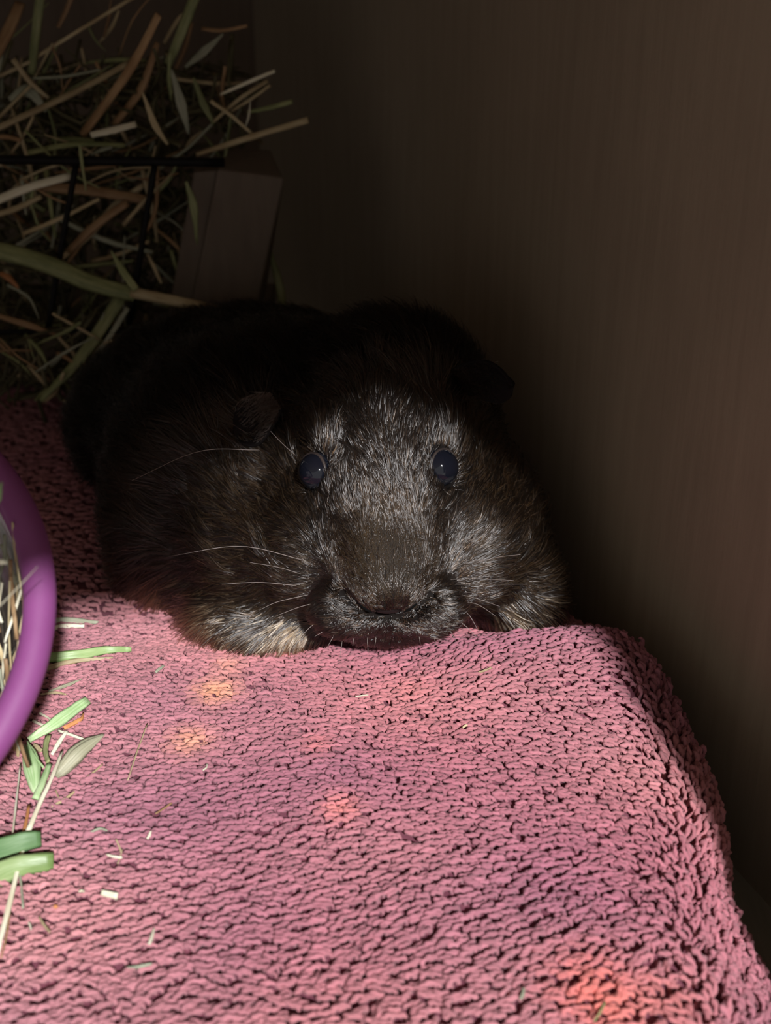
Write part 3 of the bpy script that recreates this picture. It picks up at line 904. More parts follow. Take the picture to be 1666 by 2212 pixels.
# whiskers, root -> tip traced: (root px, py), (mid), (tip), root y, tip y, radius
WH = [((655, 1210), (520, 1180), (365, 1202), 29.6, 28.6), ((640, 1265), (560, 1258), (480, 1262), 29.6, 29.2), ((650, 1240), (600, 1225), (540, 1215), 29.6, 29.0),
      ((690, 1300), (645, 1312), (598, 1330), 29.2, 28.6), ((715, 1322), (670, 1355), (645, 1382), 29.1, 28.6), ((755, 1335), (725, 1368), (705, 1402), 29.0, 28.6),
      ((725, 1345), (705, 1360), (680, 1375), 29.0, 28.7), ((665, 1285), (600, 1300), (560, 1318), 29.4, 28.8), ((740, 1375), (738, 1395), (735, 1415), 29.2, 28.9),
      ((796, 1360), (794, 1385), (796, 1412), 29.0, 28.8), ((770, 1355), (765, 1375), (762, 1395), 29.0, 28.8), ((812, 1365), (812, 1380), (810, 1395), 29.0, 28.8),
      ((960, 1252), (1030, 1250), (1110, 1254), 29.6, 28.8), ((965, 1262), (1040, 1262), (1140, 1262), 29.6, 28.9), ((960, 1280), (1020, 1290), (1080, 1310), 29.5, 28.8),
      ((985, 1298), (1030, 1305), (1070, 1330), 29.4, 28.8), ((940, 1320), (990, 1340), (1030, 1375), 29.2, 28.8), ((945, 1330), (965, 1350), (985, 1385), 29.1, 28.7),
      ((975, 1310), (1010, 1325), (1035, 1365), 29.3, 28.8), ((1000, 1225), (1070, 1205), (1125, 1198), 29.9, 29.3), ((920, 1345), (935, 1365), (942, 1395), 29.0, 28.8),
      ((560, 972), (430, 975), (285, 1038), 31.8, 30.2), ((640, 985), (610, 958), (585, 932), 31.6, 31.0),
      ((960, 1235), (1010, 1215), (1060, 1208), 29.7, 29.2), ((895, 1350), (905, 1372), (908, 1392), 29.0, 28.9)]
for a_p, m_p, t_p, y0, y1 in WH:
    c = spline([at(*a_p, y0 + .25), at(*m_p, (y0 + y1) / 2), at(*t_p, y1)], 12)
    V, F, U = tube(c, np.linspace(.0105, .0035, 12), 6)
    link('whisker', make_mesh('whisker', V, F, U), M['whisker'], pig)

# ------------------------------------------------------------------ hay rack
rack = empty('hay_rack', 'wooden hay rack with black wire front stuffed with dry hay', 'hay rack')
RY = 46.0
def wire(pts, r=.12):
    c = spline(pts, 10)
    V, F, U = tube(c, r, 10)
    link('wire', make_mesh('wire', V, F, U), M['wire'], rack)
wire([at(-160, 343, RY), at(0, 345, RY), at(240, 348, RY), at(485, 351, RY + .2)], .17)
wire([at(-60, 345, RY), at(-110, 540, RY), at(-140, 720, RY)])
wire([at(165, 350, RY + .25), at(135, 520, RY + .2), at(105, 705, RY + .1)])
wire([at(335, 352, RY + .25), at(308, 520, RY + .2), at(280, 700, RY + .1)])
wire([at(-120, 722, RY + .4), at(60, 716, RY + .4), at(420, 712, RY + .4)], .10)
# wooden end post: a leaning squared block
tl, tr_, bl, br = at(470, 366, 47.4), at(616, 386, 47.8), at(398, 735, 47.6), at(540, 735, 48.0)
dep = np.array([.25, 2.4, 0])
tops = [tl, tr_]
back_r = at(585, 322, 50.3); back_l = at(492, 322, 50.0)
Vp = np.array([tl, tr_, back_r, back_l, bl, br, br + dep, bl + dep])
import bmesh
bm = bmesh.new()
vs = [bm.verts.new(tuple(v * S)) for v in Vp]
for f in ([0, 1, 2, 3], [7, 6, 5, 4], [0, 4, 5, 1], [1, 5, 6, 2], [2, 6, 7, 3], [3, 7, 4, 0]):
    bm.faces.new([vs[q] for q in f])
bmesh.ops.recalc_face_normals(bm, faces=bm.faces)
bmesh.ops.bevel(bm, geom=bm.edges[:], offset=.0012, segments=3, affect='EDGES', profile=.5)
mp = bpy.data.meshes.new('post'); bm.to_mesh(mp); bm.free()
link('post', mp, M['post'], rack)
# narrower inner slat beside the post
tl, tr_, bl, br = at(418, 372, 48.0), at(472, 368, 48.0), at(352, 735, 48.2), at(402, 735, 48.2)
Vp = np.array([tl, tr_, tr_ + dep, tl + dep, bl, br, br + dep, bl + dep])
bm = bmesh.new(); vs = [bm.verts.new(tuple(v * S)) for v in Vp]
for f in ([0, 1, 2, 3], [7, 6, 5, 4], [0, 4, 5, 1], [1, 5, 6, 2], [2, 6, 7, 3], [3, 7, 4, 0]):
    bm.faces.new([vs[q] for q in f])
bmesh.ops.recalc_face_normals(bm, faces=bm.faces)
bmesh.ops.bevel(bm, geom=bm.edges[:], offset=.0008, segments=2, affect='EDGES', profile=.5)
mp = bpy.data.meshes.new('slat'); bm.to_mesh(mp); bm.free()
link('slat', mp, M['post'], rack)
# bottom board of the rack
bl, br = at(-260, 745, 47.6), at(560, 745, 48.4)
mid = (bl + br) / 2
me = bevel_box('bottom_board', (float(np.linalg.norm(br - bl)), 9, .9), M['post'], .1, Matrix.Translation(Vector((mid[0], mid[1] + 4.4, mid[2] - .2))))
link('bottom_board', me, M['post'], rack)

# ------------------------------------------------------------------ hay
def stalk(pts, wpx, mat, label=None, name='hay_stalk', cat='hay', group=None, flat=.35, taper=(.9, 1, .8), n=14, sides=8, kink=0):
    P = spline(pts, n)
    dd = float((P.mean(0) - CAMP) @ FWD)
    R = wpx / 2 * dd / FPX * np.interp(np.linspace(0, 1, n), [0, .5, 1], taper)
    V, F, U = tube(P, R, sides, flat)
    V = V + rng.normal(0, .006, V.shape) * min(1, wpx / 12)
    o = link(name, make_mesh(name, V, F, U, smooth=True), M[mat])
    if label: tag(o, label, cat, group)
    return o

def T(pp, ys_):
    ys_ = np.interp(np.linspace(0, 1, len(pp)), [0, 1], ys_) if len(ys_) == 2 else ys_
    return [at(px, py, y) for (px, py), y in zip(pp, ys_)]

RACK = [
 ([(-40, 292), (150, 205), (285, 132)], 15, 'straw', (47, 49), 'long pale straw slanting up to the right above the wire bar', .5, (1, 1, .9)),
 ([(343, 32), (280, 150), (178, 292)], 22, 'brown', (48, 49.5), 'broad tan stalk leaning steeply above the second wire', .4, (.8, 1, .9)),
 ([(70, 128), (180, 60), (292, -8)], 9, 'straw', (49.5, 50), 'thin straw slanting to the upper edge of the hay', .6, (1, 1, 1)),
 ([(-30, 176), (30, 150), (82, 124)], 9, 'straw', (49, 49.5), 'short thin straw at the far left above the pile', .6, (1, 1, .8)),
 ([(-12, 125), (18, 65), (44, 5)], 30, 'brown', (48, 49), 'widest reddish brown blade in the top left hay', .25, (.8, 1, .8)),
 ([(88, -15), (76, 80), (68, 160)], 22, 'green', (49, 49.5), 'upright dark green stem beside the reddish brown blade', .4, (1, 1, .8)),
 ([(28, 128), (66, 178), (105, 212)], 12, 'straw', (48.3, 48.6), 'short bent straw crossing the green upright stem', .5, (1, 1, .7)),
 ([(340, 92), (306, 190), (246, 270)], 20, 'brown', (49.5, 50), 'dull brown stalk behind the broad tan stalk', .4, (.6, 1, .8)),
 ([(424, -15), (388, 80), (362, 140)], 24, 'green', (49, 49.5), 'dark green stalk rising tallest over the hay heap', .35, (1, 1, .8)),
 ([(370, 150), (392, 225), (408, 290)], 25, 'grey', (47.5, 47.3), 'grey-green leaf hanging point down above the wire bar', .15, (.25, 1, .2)),
 ([(308, 200), (334, 268), (362, 312)], 17, 'straw', (47.2, 47.0), 'pale flat leaf hanging left of the grey-green leaf', .2, (.3, 1, .4)),
 ([(476, 204), (540, 176), (594, 153)], 9, 'pale', (48.5, 48), 'uppermost of the thin pale straws sticking out to the right', .5, (.7, 1, .9)),
 ([(462, 262), (520, 212), (578, 175)], 10, 'straw', (48.3, 48), 'middle of the three thin straws pointing at the plywood wall', .5, (.8, 1, .9)),
 ([(500, 240), (545, 212), (584, 184)], 8, 'straw', (48.6, 48.2), 'lowest and shortest of the three thin straws pointing at the wall', .5, (.8, 1, .9)),
 ([(425, 334), (540, 297), (666, 259)], 15, 'straw', (47.6, 47), 'stout pale straw reaching furthest right over the wooden post', .6, (.7, 1, 1)),
 ([(436, 62), (480, 66), (534, 56)], 9, 'brown', (50, 49.5), 'short brown twig topmost beside the plywood wall', .5, (1, 1, .8)),
 ([(400, 145), (440, 112), (482, 74)], 22, 'grey', (49.5, 49), 'grey leaf leaning right near the top of the heap', .15, (.3, 1, .2)),
 ([(418, 168), (440, 225), (462, 268)], 18, 'green', (48.6, 48.4), 'narrow green leaf behind the grey-green hanging leaf', .2, (.3, 1, .3)),
 ([(535, 242), (585, 232), (632, 219)], 12, 'green', (48.6, 48.2), 'dim greenish stub above the stout pale straw', .5, (.6, 1, .9)),
 ([(455, 218), (500, 250), (548, 292)], 9, 'straw', (47.9, 47.6), 'thin straw crossing down towards the post top', .5, (1, 1, .8)),
 ([(530, 275), (538, 248), (541, 215)], 6, 'pale', (47.6, 47.4), 'tiny pale chaff curl over the post', .3, (.4, 1, .2)),
 ([(-30, 442), (60, 406), (152, 380)], 20, 'pale', (46.9, 47.3), 'bright pale stalk behind the first wire below the bar', .4, (1, 1, .8)),
 ([(-30, 470), (35, 450), (90, 424)], 14, 'straw', (46.7, 47.2), 'straw lying just under the bright pale stalk', .5, (1, 1, .8)),
 ([(-40, 532), (90, 566), (200, 612), (292, 636)], 40, 'green', (45.6, 45.2), 'thickest green stalk running across both wires', .35, (1, 1, .85)),
 ([(284, 632), (400, 655), (545, 690)], 25, 'straw', (45.2, 44.4), 'pale jointed stalk end reaching towards the black back', .6, (1.0, 1, .95)),
 ([(262, 640), (180, 765), (88, 866)], 28, 'green', (45.8, 44.0), 'wide yellow-green blade pointing down to the towel', .3, (1, 1, .35)),
 ([(276, 665), (225, 745), (172, 806)], 12, 'grey', (45.6, 44.8), 'narrow grey-green blade beside the wide yellow-green one', .3, (1, 1, .5)),
 ([(148, 545), (205, 488), (275, 438)], 20, 'brown', (47, 47.2), 'tan stalk rising between the two black wires', .45, (.9, 1, .9)),
 ([(-20, 678), (60, 702), (134, 727)], 16, 'brown', (45.8, 45.4), 'tan husk low at the far left under the green stalk', .35, (.7, 1, .2)),
 ([(80, 402), (200, 412), (322, 434)], 24, 'brown', (47.6, 47.8), 'broad brown band lying level behind the wires', .3, (1, 1, .9)),
 ([(240, 542), (265, 585), (294, 626)], 18, 'green', (45.5, 45.0), 'small green leaf standing on the thickest stalk', .2, (.2, 1, 1)),
 ([(584, 545), (602, 610), (616, 690)], 18, 'green', (49.2, 48.6), 'greenish stem between the wooden post and plywood wall', .4, (.5, 1, 1)),
 ([(402, 392), (418, 445), (426, 528)], 20, 'green', (46.6, 46.6), 'green leaf hanging against the left face of the post', .15, (.3, 1, .15)),
 ([(268, 722), (330, 742), (388, 772)], 10, 'grey', (45.2, 44.6), 'thin grey-green strand near the black back', .5, (.7, 1, .8)),
 ([(204, 760), (230, 770), (258, 784)], 13, 'orange', (45.5, 45.2), 'short orange scrap low in the hay', .3, (.5, 1, .5)),
 ([(50, 505), (130, 472), (214, 430)], 10, 'straw', (47.2, 47.4), 'thin straw leaning behind the first wire', .5, (1, 1, .8)),
 ([(196, 292), (240, 282), (294, 268)], 17, 'pale', (47, 47.2), 'short pale flat piece above the bar, left of the hanging leaves', .3, (.8, 1, .8)),
 ([(196, 335), (220, 324), (242, 318)], 10, 'grey', (46.6, 46.5), 'small pale curl touching the top of the wire bar', .3, (.5, 1, .5)),
 ([(60, 330), (160, 312), (270, 314)], 12, 'green', (47.4, 47.4), 'level green strand lying just above the bar', .4, (1, 1, .8)),
 ([(172, 310), (177, 352), (186, 412)], 8, 'green', (45.8, 45.7), 'thin green strand hanging over the bar in front', .4, (.8, 1, .4)),
 ([(318, 548), (332, 575), (348, 612)], 10, 'straw', (46.8, 46.6), 'short tan piece right of the second wire', .4, (.4, 1, .6)),
 ([(0, 590), (18, 600), (40, 622)], 16, 'orange', (46.8, 46.6), 'orange-brown scrap under the thick green stalk', .3, (.6, 1, .4)),
 ([(232, 470), (180, 520), (130, 560)], 14, 'straw', (47.3, 47.0), 'straw under the tan rising stalk', .4, (.8, 1, .8)),
 ([(20, 215), (60, 195), (100, 240)], 30, 'grey', (49, 49), 'broad dull green leaf folded behind the long pale straw', .15, (.4, 1, .3)),
 ([(125, 60), (140, 30), (160, -20)], 12, 'brown', (50, 50), 'faint brown stem behind the thin top straw', .4, (.8, 1, 1)),
 ([(310, 400), (250, 440), (200, 500)], 14, 'straw', (48, 48), 'straw leaning behind the second wire', .4, (.8, 1, .8)),
 ([(120, 470), (230, 520), (330, 545)], 12, 'grey', (47.8, 47.6), 'dull grey strand crossing behind both wires', .4, (.8, 1, .8)),
]
for pp, wpx, mat, yy, lab, fl, tp in RACK:
    stalk(T(pp, yy), wpx, mat, lab, flat=fl, taper=tp)

# many more strands that look alike, each its own object
USED = set()
def scatter_hay(count, region, group, label, wr=(4, 12), ln=(60, 230), mats=('straw', 'brown', 'green', 'grey'), pr=(.3, .25, .3, .15), vert=.35):
    for _ in range(count):
        for _try in range(60):
            x0, y0, x1, y1, ya, yb = region
            cx, cy = random.uniform(x0, x1), random.uniform(y0, y1)
            if HAYMASK(cx, cy): break
        a = random.gauss(-.35, .75) if random.random() > vert else random.gauss(1.45, .4)
        l = random.uniform(*ln)
        dx, dy = math.cos(a) * l / 2, math.sin(a) * l / 2
        d0 = random.uniform(ya, yb); d1 = d0 + random.uniform(-1.2, 1.2)
        bx, by = random.gauss(0, l * .07), random.gauss(0, l * .07)
        pts = [at(cx - dx, cy - dy, max(d0, ya)), at(cx + bx, cy + by, (max(d0, ya) + max(d1, ya)) / 2), at(cx + dx, cy + dy, max(d1, ya))]
        if any(q[2] < 0.3 for q in pts) or sdf(np.array(pts)).min() < .4: continue
        mat = np.random.default_rng(random.randint(0, 10 ** 9)).choice(mats, p=pr)
        wd = random.uniform(*wr)
        tone = {'straw': 'tan', 'brown': 'brown', 'green': 'green', 'grey': 'grey-green'}[str(mat)]
        sl = dy / (abs(dx) + 1e-6) * (1 if dx > 0 else -1)
        lean = 'upright' if abs(dy) > 2.2 * abs(dx) else ('level' if abs(dy) < .25 * abs(dx) else ('rising rightward' if sl < 0 else 'falling rightward'))
        col_ = min(int((cx + 40) / 115), 4)
        if 'behind' in label: where = ['at the far left', 'left of the first wire' if cx < 140 else 'just right of the first wire', 'between the upright wires', 'by the second wire', 'close to the wooden post'][col_] + (' near the bar' if cy < 500 else ' low in the rack' if cy > 680 else ' halfway down')
        elif 'heaped' in label: where = ['at the far left', 'above the first upright wire', 'above the gap between wires', 'above the second upright wire', 'above the wooden post'][col_] + (' high in the heap' if cy < 190 else ' just over the bar')
        else: where = ['at the far left', 'under the first wire', 'near the dark back'][min(col_, 2)] + (' on the towel' if cy > 780 else ' under the rack')
        lb = ('thin ' if wd < 8 else 'broad ') + tone + ' hay strand ' + lean + ' ' + where
        if lb in USED: continue
        USED.add(lb)
        stalk(pts, wd, str(mat), lb, name='hay_strand', group=group, flat=random.uniform(.25, .8), taper=(random.uniform(.5, 1), 1, random.uniform(.3, .9)), n=8, sides=6)

def HAYMASK(x, y):
    if y < 340:
        return x < 520 - max(0, 150 - y) * .9 and (y > 150 or random.random() < .45)
    return x < 400 - max(0, (y - 700)) * .3
scatter_hay(95, (-40, 340, 400, 840, 46.9, 51.0), 'thin hay strands behind the rack wires', 'thin hay strand packed behind the black rack wires')
scatter_hay(62, (-40, 20, 520, 345, 48.5, 52.0), 'hay strands heaped over the wire bar', 'thin hay strand heaped above the black wire bar')
scatter_hay(40, (-40, 700, 330, 850, 43.5, 46.5), 'hay strands fallen under the rack', 'hay strand lying loose between rack and towel', ln=(40, 150))

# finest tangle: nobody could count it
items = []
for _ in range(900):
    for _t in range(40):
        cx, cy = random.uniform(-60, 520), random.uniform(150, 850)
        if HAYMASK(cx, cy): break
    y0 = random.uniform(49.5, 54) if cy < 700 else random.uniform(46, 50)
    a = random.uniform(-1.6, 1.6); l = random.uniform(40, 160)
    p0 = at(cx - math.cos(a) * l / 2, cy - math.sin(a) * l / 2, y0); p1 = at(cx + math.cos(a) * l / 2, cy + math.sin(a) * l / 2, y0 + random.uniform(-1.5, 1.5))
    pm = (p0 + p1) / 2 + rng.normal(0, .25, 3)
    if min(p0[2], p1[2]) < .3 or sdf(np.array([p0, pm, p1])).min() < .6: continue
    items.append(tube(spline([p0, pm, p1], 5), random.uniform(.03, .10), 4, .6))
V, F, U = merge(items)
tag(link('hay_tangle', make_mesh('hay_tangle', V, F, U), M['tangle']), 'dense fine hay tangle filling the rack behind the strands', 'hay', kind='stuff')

# ------------------------------------------------------------------ purple-rimmed clear tub at the left edge
tub = empty('tub', 'clear plastic tub with a thick purple rim at the left of the towel', 'tub')
EL = math.radians(50)
tc = at(-508, 1335, 22.0)
ez = np.array([.10, -math.cos(EL), math.sin(EL)]); ez /= np.linalg.norm(ez)      # opening direction
ex = np.cross(np.array([0, 0, 1.0]), ez); ex = -ex / np.linalg.norm(ex); ey = np.cross(ez, ex)
RR = 5.48
prof_r = .345
def ringmesh(name, prof, seg=128):
    prof = np.array(prof); m_ = len(prof)
    V = []
    for i in range(seg):
        q = i / seg * 2 * math.pi
        rd = ex * math.cos(q) + ey * math.sin(q)
        for (r, h) in prof: V.append(tc + rd * r + ez * h)
    return np.array(V), m_, seg
# rim: rounded lip, a little flattened, with an inner step
pr_ = [(RR + prof_r * math.cos(a) * (1.0), prof_r * 1.0 * math.sin(a)) for a in np.linspace(0, 2 * math.pi, 21)[:-1]]
V, m_, seg = ringmesh('rim', pr_)
F = [[i * m_ + j, i * m_ + (j + 1) % m_, ((i + 1) % seg) * m_ + (j + 1) % m_, ((i + 1) % seg) * m_ + j] for i in range(seg) for j in range(m_)]
link('rim', make_mesh('rim', V, F), M['purple'], tub)
pr_ = [(RR - .30, -.05), (RR - .42, -.35), (RR - .50, -1.2), (RR - .7, -1.9), (RR - 1.1, -3.2), (RR - 1.4, -3.6), (RR - 1.9, -3.8), (.8, -3.85), (.01, -3.85)]
V, m_, seg = ringmesh('shell', pr_)
F = [[i * m_ + j, i * m_ + (j + 1), ((i + 1) % seg) * m_ + (j + 1), ((i + 1) % seg) * m_ + j] for i in range(seg) for j in range(m_ - 1)]
link('shell', make_mesh('shell', V, F), M['clear'], tub)
# inner purple collar
pr_ = [(RR - .28, -.02), (RR - .38, -.22), (RR - .44, -.5), (RR - .40, -.5), (RR - .34, -.22), (RR - .24, -.04)]
V, m_, seg = ringmesh('collar', pr_)
F = [[i * m_ + j, i * m_ + (j + 1) % m_, ((i + 1) % seg) * m_ + (j + 1) % m_, ((i + 1) % seg) * m_ + j] for i in range(seg) for j in range(m_)]
link('collar', make_mesh('collar', V, F), M['purple'], tub)

# hay inside the tub
def tubpt(q, r, h):
    return tc + (ex * math.cos(q) + ey * math.sin(q)) * r + ez * h
for i in range(60):
    px = random.uniform(-60, 46); py = random.uniform(1180, 1560)
    l = random.uniform(90, 260); a = random.gauss(1.5, .22)
    yb_ = random.uniform(23.6, 24.8)
    pts = [at(px - math.cos(a) * l / 2, py - math.sin(a) * l / 2, yb_), at(px + random.gauss(0, 6), py, yb_ + .1), at(px + math.cos(a) * l / 2, py + math.sin(a) * l / 2, yb_ - .2)]
    mt_ = random.choice(['straw', 'pale', 'grey', 'brown']); wd = random.uniform(5, 13)
    lb = ('thin ' if wd < 9 else 'broad ') + {'straw': 'tan', 'pale': 'cream', 'grey': 'grey-green', 'brown': 'brown'}[mt_] + ' hay strand standing ' + ('high' if py < 1300 else 'midway' if py < 1430 else 'low') + ' in the clear tub ' + ('beside the rim' if px > 10 else 'deep within')
    if lb in USED: continue
    USED.add(lb)
    stalk(pts, wd, mt_, lb, name='hay_strand', group='hay strands inside the tub', flat=.4, n=8, sides=6)
stalk(T([(-14, 1100), (-4, 1072), (4, 1042)], (20.8, 20.8)), 18, 'husk', 'pale green leaf scrap resting on the purple rim', name='leaf_scrap', cat='leaf', flat=.15, taper=(.6, 1, .2))
stalk(T([(-12, 1212), (4, 1214), (16, 1216)], (21.6, 21.5)), 12, 'pale', 'pale yellow chip at the inner side of the purple rim', name='straw_chip', cat='straw', flat=.3, taper=(1, 1, .4))
stalk(T([(-4, 1312), (38, 1270), (81, 1224)], (20.9, 20.8)), 3.2, 'pale', 'hair-thin pale strand lying across the purple rim', name='hay_strand', flat=.8, taper=(.8, 1, .4))

# ------------------------------------------------------------------ litter on the towel
def ground(pp, lift=.16, lifts=None):
    out = []
    for i, (x, y) in enumerate(pp):
        p = towel_hit(x, y)
        h = lift if lifts is None else lifts[i]
        # slide along the viewing ray so the pixel stays and the height grows
        d = ray(x, y); p = p + d * (h / d[2])
        out.append(p)
    return out

def lit(pp, wpx, mat, lab, name='hay_stalk', cat='hay', fl=.35, tp=(.8, 1, .8), lifts=None, n=12, group=None, lift=.14):
    return stalk(ground(pp, lift, lifts), wpx, mat, lab, name=name, cat=cat, flat=fl, taper=tp, n=n, group=group)

lit([(70, 1424), (160, 1416), (230, 1404), (284, 1403)], 22, 'fresh', 'wide fresh green blade lying flat beside the rim, below the dark flank', 'grass_blade', 'grass blade', .15, (1.1, 1, .5), lifts=[.3, .35, .35, .3])
lit([(100, 1444), (160, 1428), (244, 1421)], 12, 'straw', 'pale straw lying along the wide green blade', tp=(1, 1, .4))
lit([(90, 1343), (150, 1340), (212, 1345)], 14, 'grey', 'grey-tan blade in half shade between rim and dark flank', tp=(1, 1, .5))
lit([(90, 1362), (140, 1353), (182, 1352)], 12, 'pale', 'pale straw under the grey-tan shaded blade', tp=(1, 1, .6))
lit([(105, 1494), (145, 1480), (178, 1466)], 9, 'husk_brown', 'thin grey-green sprig nearest the rim above the husks', tp=(.6, 1, .2))
lit([(88, 1500), (120, 1496), (143, 1500)], 7, 'straw', 'short curled straw below the grey-green sprig', tp=(.6, 1, .5))
# seed head: three husks, a jointed stem
def husk_at(px0, py0, px1, py1, wpx, mat, lift0, lift1, bladed=True):
    a, b = ground([(px0, py0), (px1, py1)], lifts=[lift0, lift1])
    out_ = []
    for k, off in enumerate((-.28, 0, .28)):
        m_pt = (a + b) / 2 + UPV * .12 + np.cross((b - a) / np.linalg.norm(b - a), UPV) * off * .35
        P = spline([a, m_pt, b + (np.cross((b - a) / np.linalg.norm(b - a), UPV) * off * .25)], 14)
        dd = float((P.mean(0) - CAMP) @ FWD)
        R = wpx / 2 * dd / FPX * (.62 if k != 1 else .8) * np.interp(np.linspace(0, 1, 14), [0, .12, .38, .7, 1], [.25, .75, 1, .7, .06])
        out_.append(tube(P, R, 10, .45))
    return out_
def husk_thing(lab, *args, mat='husk'):
    h = empty('seed_husk', lab, 'seed husk')
    its = husk_at(*args)
    for i, it in enumerate(its):
        V, F, U = it
        link('glume', make_mesh('glume', V, F, U), M[mat], h)
    return h
husk_thing('green ribbed husk standing upright close to the purple rim', 76, 1712, 58, 1606, 44, 'husk', .25, .55)
husk_thing('purple-brown ribbed husk pointing up to the right', 122, 1678, 224, 1586, 50, 'husk', .2, .6, mat='husk_brown')
lit([(62, 1598), (110, 1568), (150, 1540), (190, 1512)], 28, 'husk', 'light green striped leaf piece topmost of the husk cluster', 'leaf_piece', 'leaf', .14, (.5, 1.05, .75), lifts=[.35, .55, .6, .6])
lit([(104, 1588), (98, 1620), (104, 1648)], 14, 'green', 'short green stem between the two ribbed husks', lifts=[.3, .3, .35], tp=(1, 1, .9))
lit([(106, 1652), (92, 1690), (76, 1726)], 15, 'husk', 'thick pale green stem joint under the husks', 'stem_piece', 'stem', .7, (.9, 1, 1), lifts=[.45, .4, .3])
lit([(134, 1622), (112, 1680), (84, 1740), (60, 1798)], 10, 'pale', 'glossy whitish straw running down from the husks', lifts=[.6, .6, .5, .4], fl=.4, tp=(.8, 1, 1.2))
lit([(58, 1600), (72, 1630), (94, 1658)], 6, 'husk', 'thin green thread curling by the upright husk', lifts=[.6, .6, .5])
lit([(112, 1630), (126, 1606), (144, 1580)], 10, 'pale', 'cream straw piece leaning between leaf and brown husk', lifts=[.3, .4, .5], tp=(.7, 1, .8))
lit([(124, 1578), (160, 1590), (188, 1600)], 7, 'pale', 'thin cream straw crossing under the striped leaf', lifts=[.35, .35, .3])
lit([(138, 1573), (160, 1562), (176, 1552), (180, 1540)], 10, 'orange', 'curled orange-brown scrap beside the striped leaf', 'dry_scrap', 'hay', .5, (1, 1, .4))
lit([(70, 1556), (90, 1566), (110, 1572)], 7, 'pale', 'short cream straw tucked between rim and striped leaf')
lit([(84, 1540), (100, 1548), (112, 1556)], 6, 'pale', 'smallest cream straw above the striped leaf near the rim')
lit([(72, 1608), (80, 1616), (90, 1622)], 16, 'straw', 'small yellow scrap behind the green husks', 'dry_scrap', 'hay', .3, (.6, 1, .5))
lit([(112, 1742), (138, 1728), (164, 1708)], 6, 'straw', 'thin straw on the towel just below the brown husk')
lit([(120, 1706), (126, 1722), (132, 1734)], 4, 'straw', 'tiny bristle left of the thin straw below the husk')
lit([(190, 1676), (205, 1666), (222, 1650)], 4, 'straw', 'tiny straw right of the purple-brown husk')
lit([(276, 1686), (297, 1622), (319, 1562)], 3, 'straw', 'long hair-like strand lying steep on the pink towel')
lit([(336, 1758), (355, 1746), (372, 1734)], 4.5, 'brown', 'thin brown straw right of the hair-like strand')
lit([(230, 1846), (248, 1851), (264, 1852)], 6, 'pale', 'crossed cream straw, the level one of a small cross')
lit([(250, 1812), (258, 1830), (262, 1842)], 4.5, 'straw', 'short straw above the small cross')
lit([(254, 1866), (260, 1850), (264, 1834)], 3, 'straw', 'upright hair-thin straw of the small cross')
lit([(219, 1928), (234, 1932), (254, 1936)], 15, 'pale', 'stubby rectangular cream chip on the towel', 'straw_chip', 'straw', .4, (1, 1, 1), n=6)
lit([(84, 1980), (95, 1998), (108, 2014)], 7, 'straw', 'slanting straw near the lower left towel edge', tp=(.8, 1, .8))
lit([(62, 1992), (65, 2000), (67, 2008)], 5, 'pale', 'tiny white chip left of the slanting straw')
lit([(322, 2040), (328, 2024), (333, 2004)], 8, 'pale', 'small upright cream chip in the lower towel', tp=(1, 1, .5))
lit([(274, 2090), (300, 2088), (328, 2082)], 8, 'grey', 'grey-green fragment lying level low on the towel', tp=(.3, 1, .7))
lit([(1034, 1452), (1046, 1449), (1062, 1442)], 5, 'straw', 'small straw on the towel in front of the mouth')
lit([(768, 1505), (780, 1503), (796, 1501)], 3.5, 'pale', 'thin white sliver in the middle of the towel')
lit([(336, 1452), (346, 1444), (354, 1438)], 7, 'grey', 'small green fleck near the front paw')
lit([(1124, 2158), (1130, 2148), (1132, 2134)], 9, 'grey', 'whitish flake low in front on the towel')
lit([(1284, 2206), (1296, 2188), (1308, 2164)], 6, 'green', 'short green bristle at the bottom beside the orange patch')
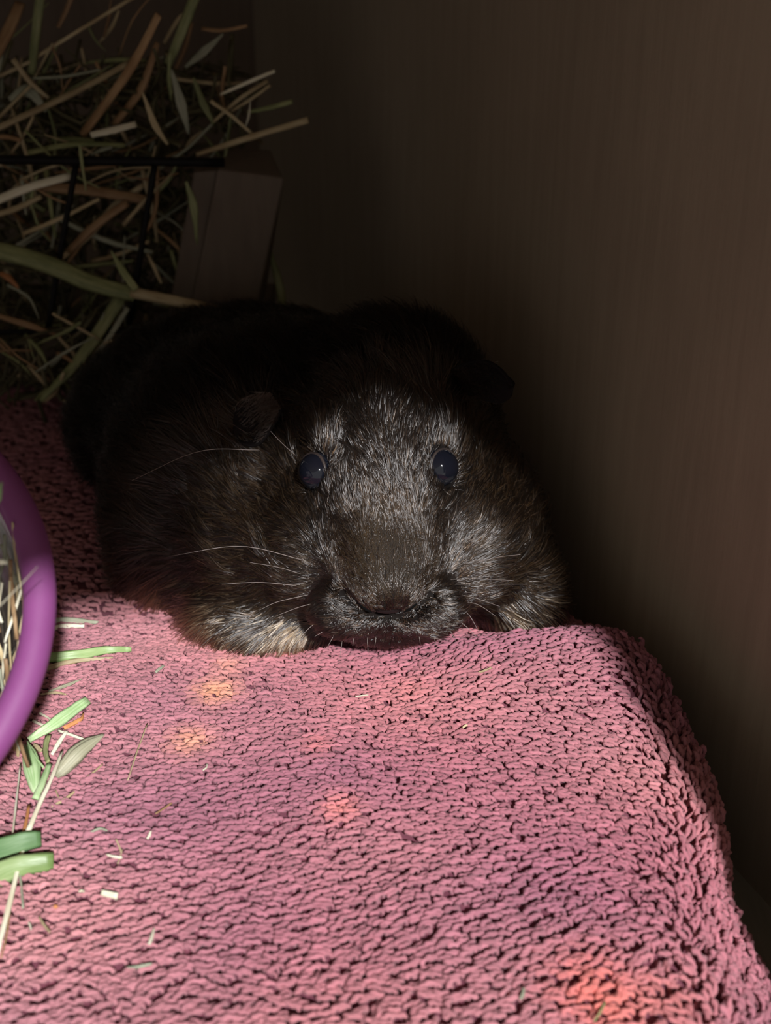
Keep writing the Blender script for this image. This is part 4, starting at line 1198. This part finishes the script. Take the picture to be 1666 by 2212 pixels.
lit([(196, 1798), (215, 1790), (232, 1794)], 6, 'grey', 'grey sliver above the small cross')
lit([(1000, 1572), (1005, 1568), (1010, 1566)], 5, 'straw', 'beige speck on the towel right of centre')
lit([(438, 1664), (446, 1658), (447, 1650)], 4, 'pale', 'tiny cream speck in the left half of the towel')
lit([(318, 1812), (323, 1804), (326, 1795)], 6, 'pale', 'short white chip above the long cream fragments')
lit([(170, 1926), (177, 1924), (182, 1926)], 6, 'pale', 'white crumb left of the stubby cream chip')
lit([(116, 1957), (120, 1959), (124, 1957)], 8, 'orange', 'small ochre crumb near the left towel edge', 'dry_scrap', 'hay')
lit([(22, 1966), (14, 2020), (2, 2070)], 5, 'brown', 'thin brown strand low by the tub wall')
lit([(36, 1830), (44, 1900), (50, 1962)], 7, 'grey', 'grey-green strand hanging below the front blades')
# foreground blades, close to the lens
fg = T([(-120, 1906), (-30, 1850), (40, 1822), (88, 1812)], (21.5, 22.0))
stalk(fg, 52, 'dull', 'blurred dark green blade end nearest the lens, upper of two', name='grass_blade', cat='grass blade', flat=.12, taper=(1, 1, .7))
fg = T([(-120, 1940), (-30, 1902), (40, 1872), (116, 1862)], (20.9, 21.4))
stalk(fg, 56, 'fresh', 'bright green blade end nearest the lens, lower of two', name='grass_blade', cat='grass blade', flat=.25, taper=(1.1, 1, .75))
lit([(60, 1790), (40, 1870), (16, 1970), (-8, 2060)], 12, 'pale', 'long pale straw running behind the two front blades at the lower left', fl=.5, tp=(.8, 1, 1.1), lift=.2)
lit([(44, 1650), (34, 1740), (24, 1830)], 5, 'pale', 'thin white straw lying against the clear tub wall', fl=.6, lift=.3)
lit([(62, 1740), (52, 1800), (44, 1850)], 10, 'orange', 'orange-brown stem beside the clear tub wall', fl=.5, lift=.2)

# bottom right: board lip below the towel edge
me = bevel_box('trim_1', (9, 1.2, 1.0), M['floor'], .12, Matrix.Translation(Vector(at(1690, 2235, 19.3))) @ Matrix.Rotation(-.05, 4, 'Z'))
link('trim_1', me, M['post'], kind='structure')
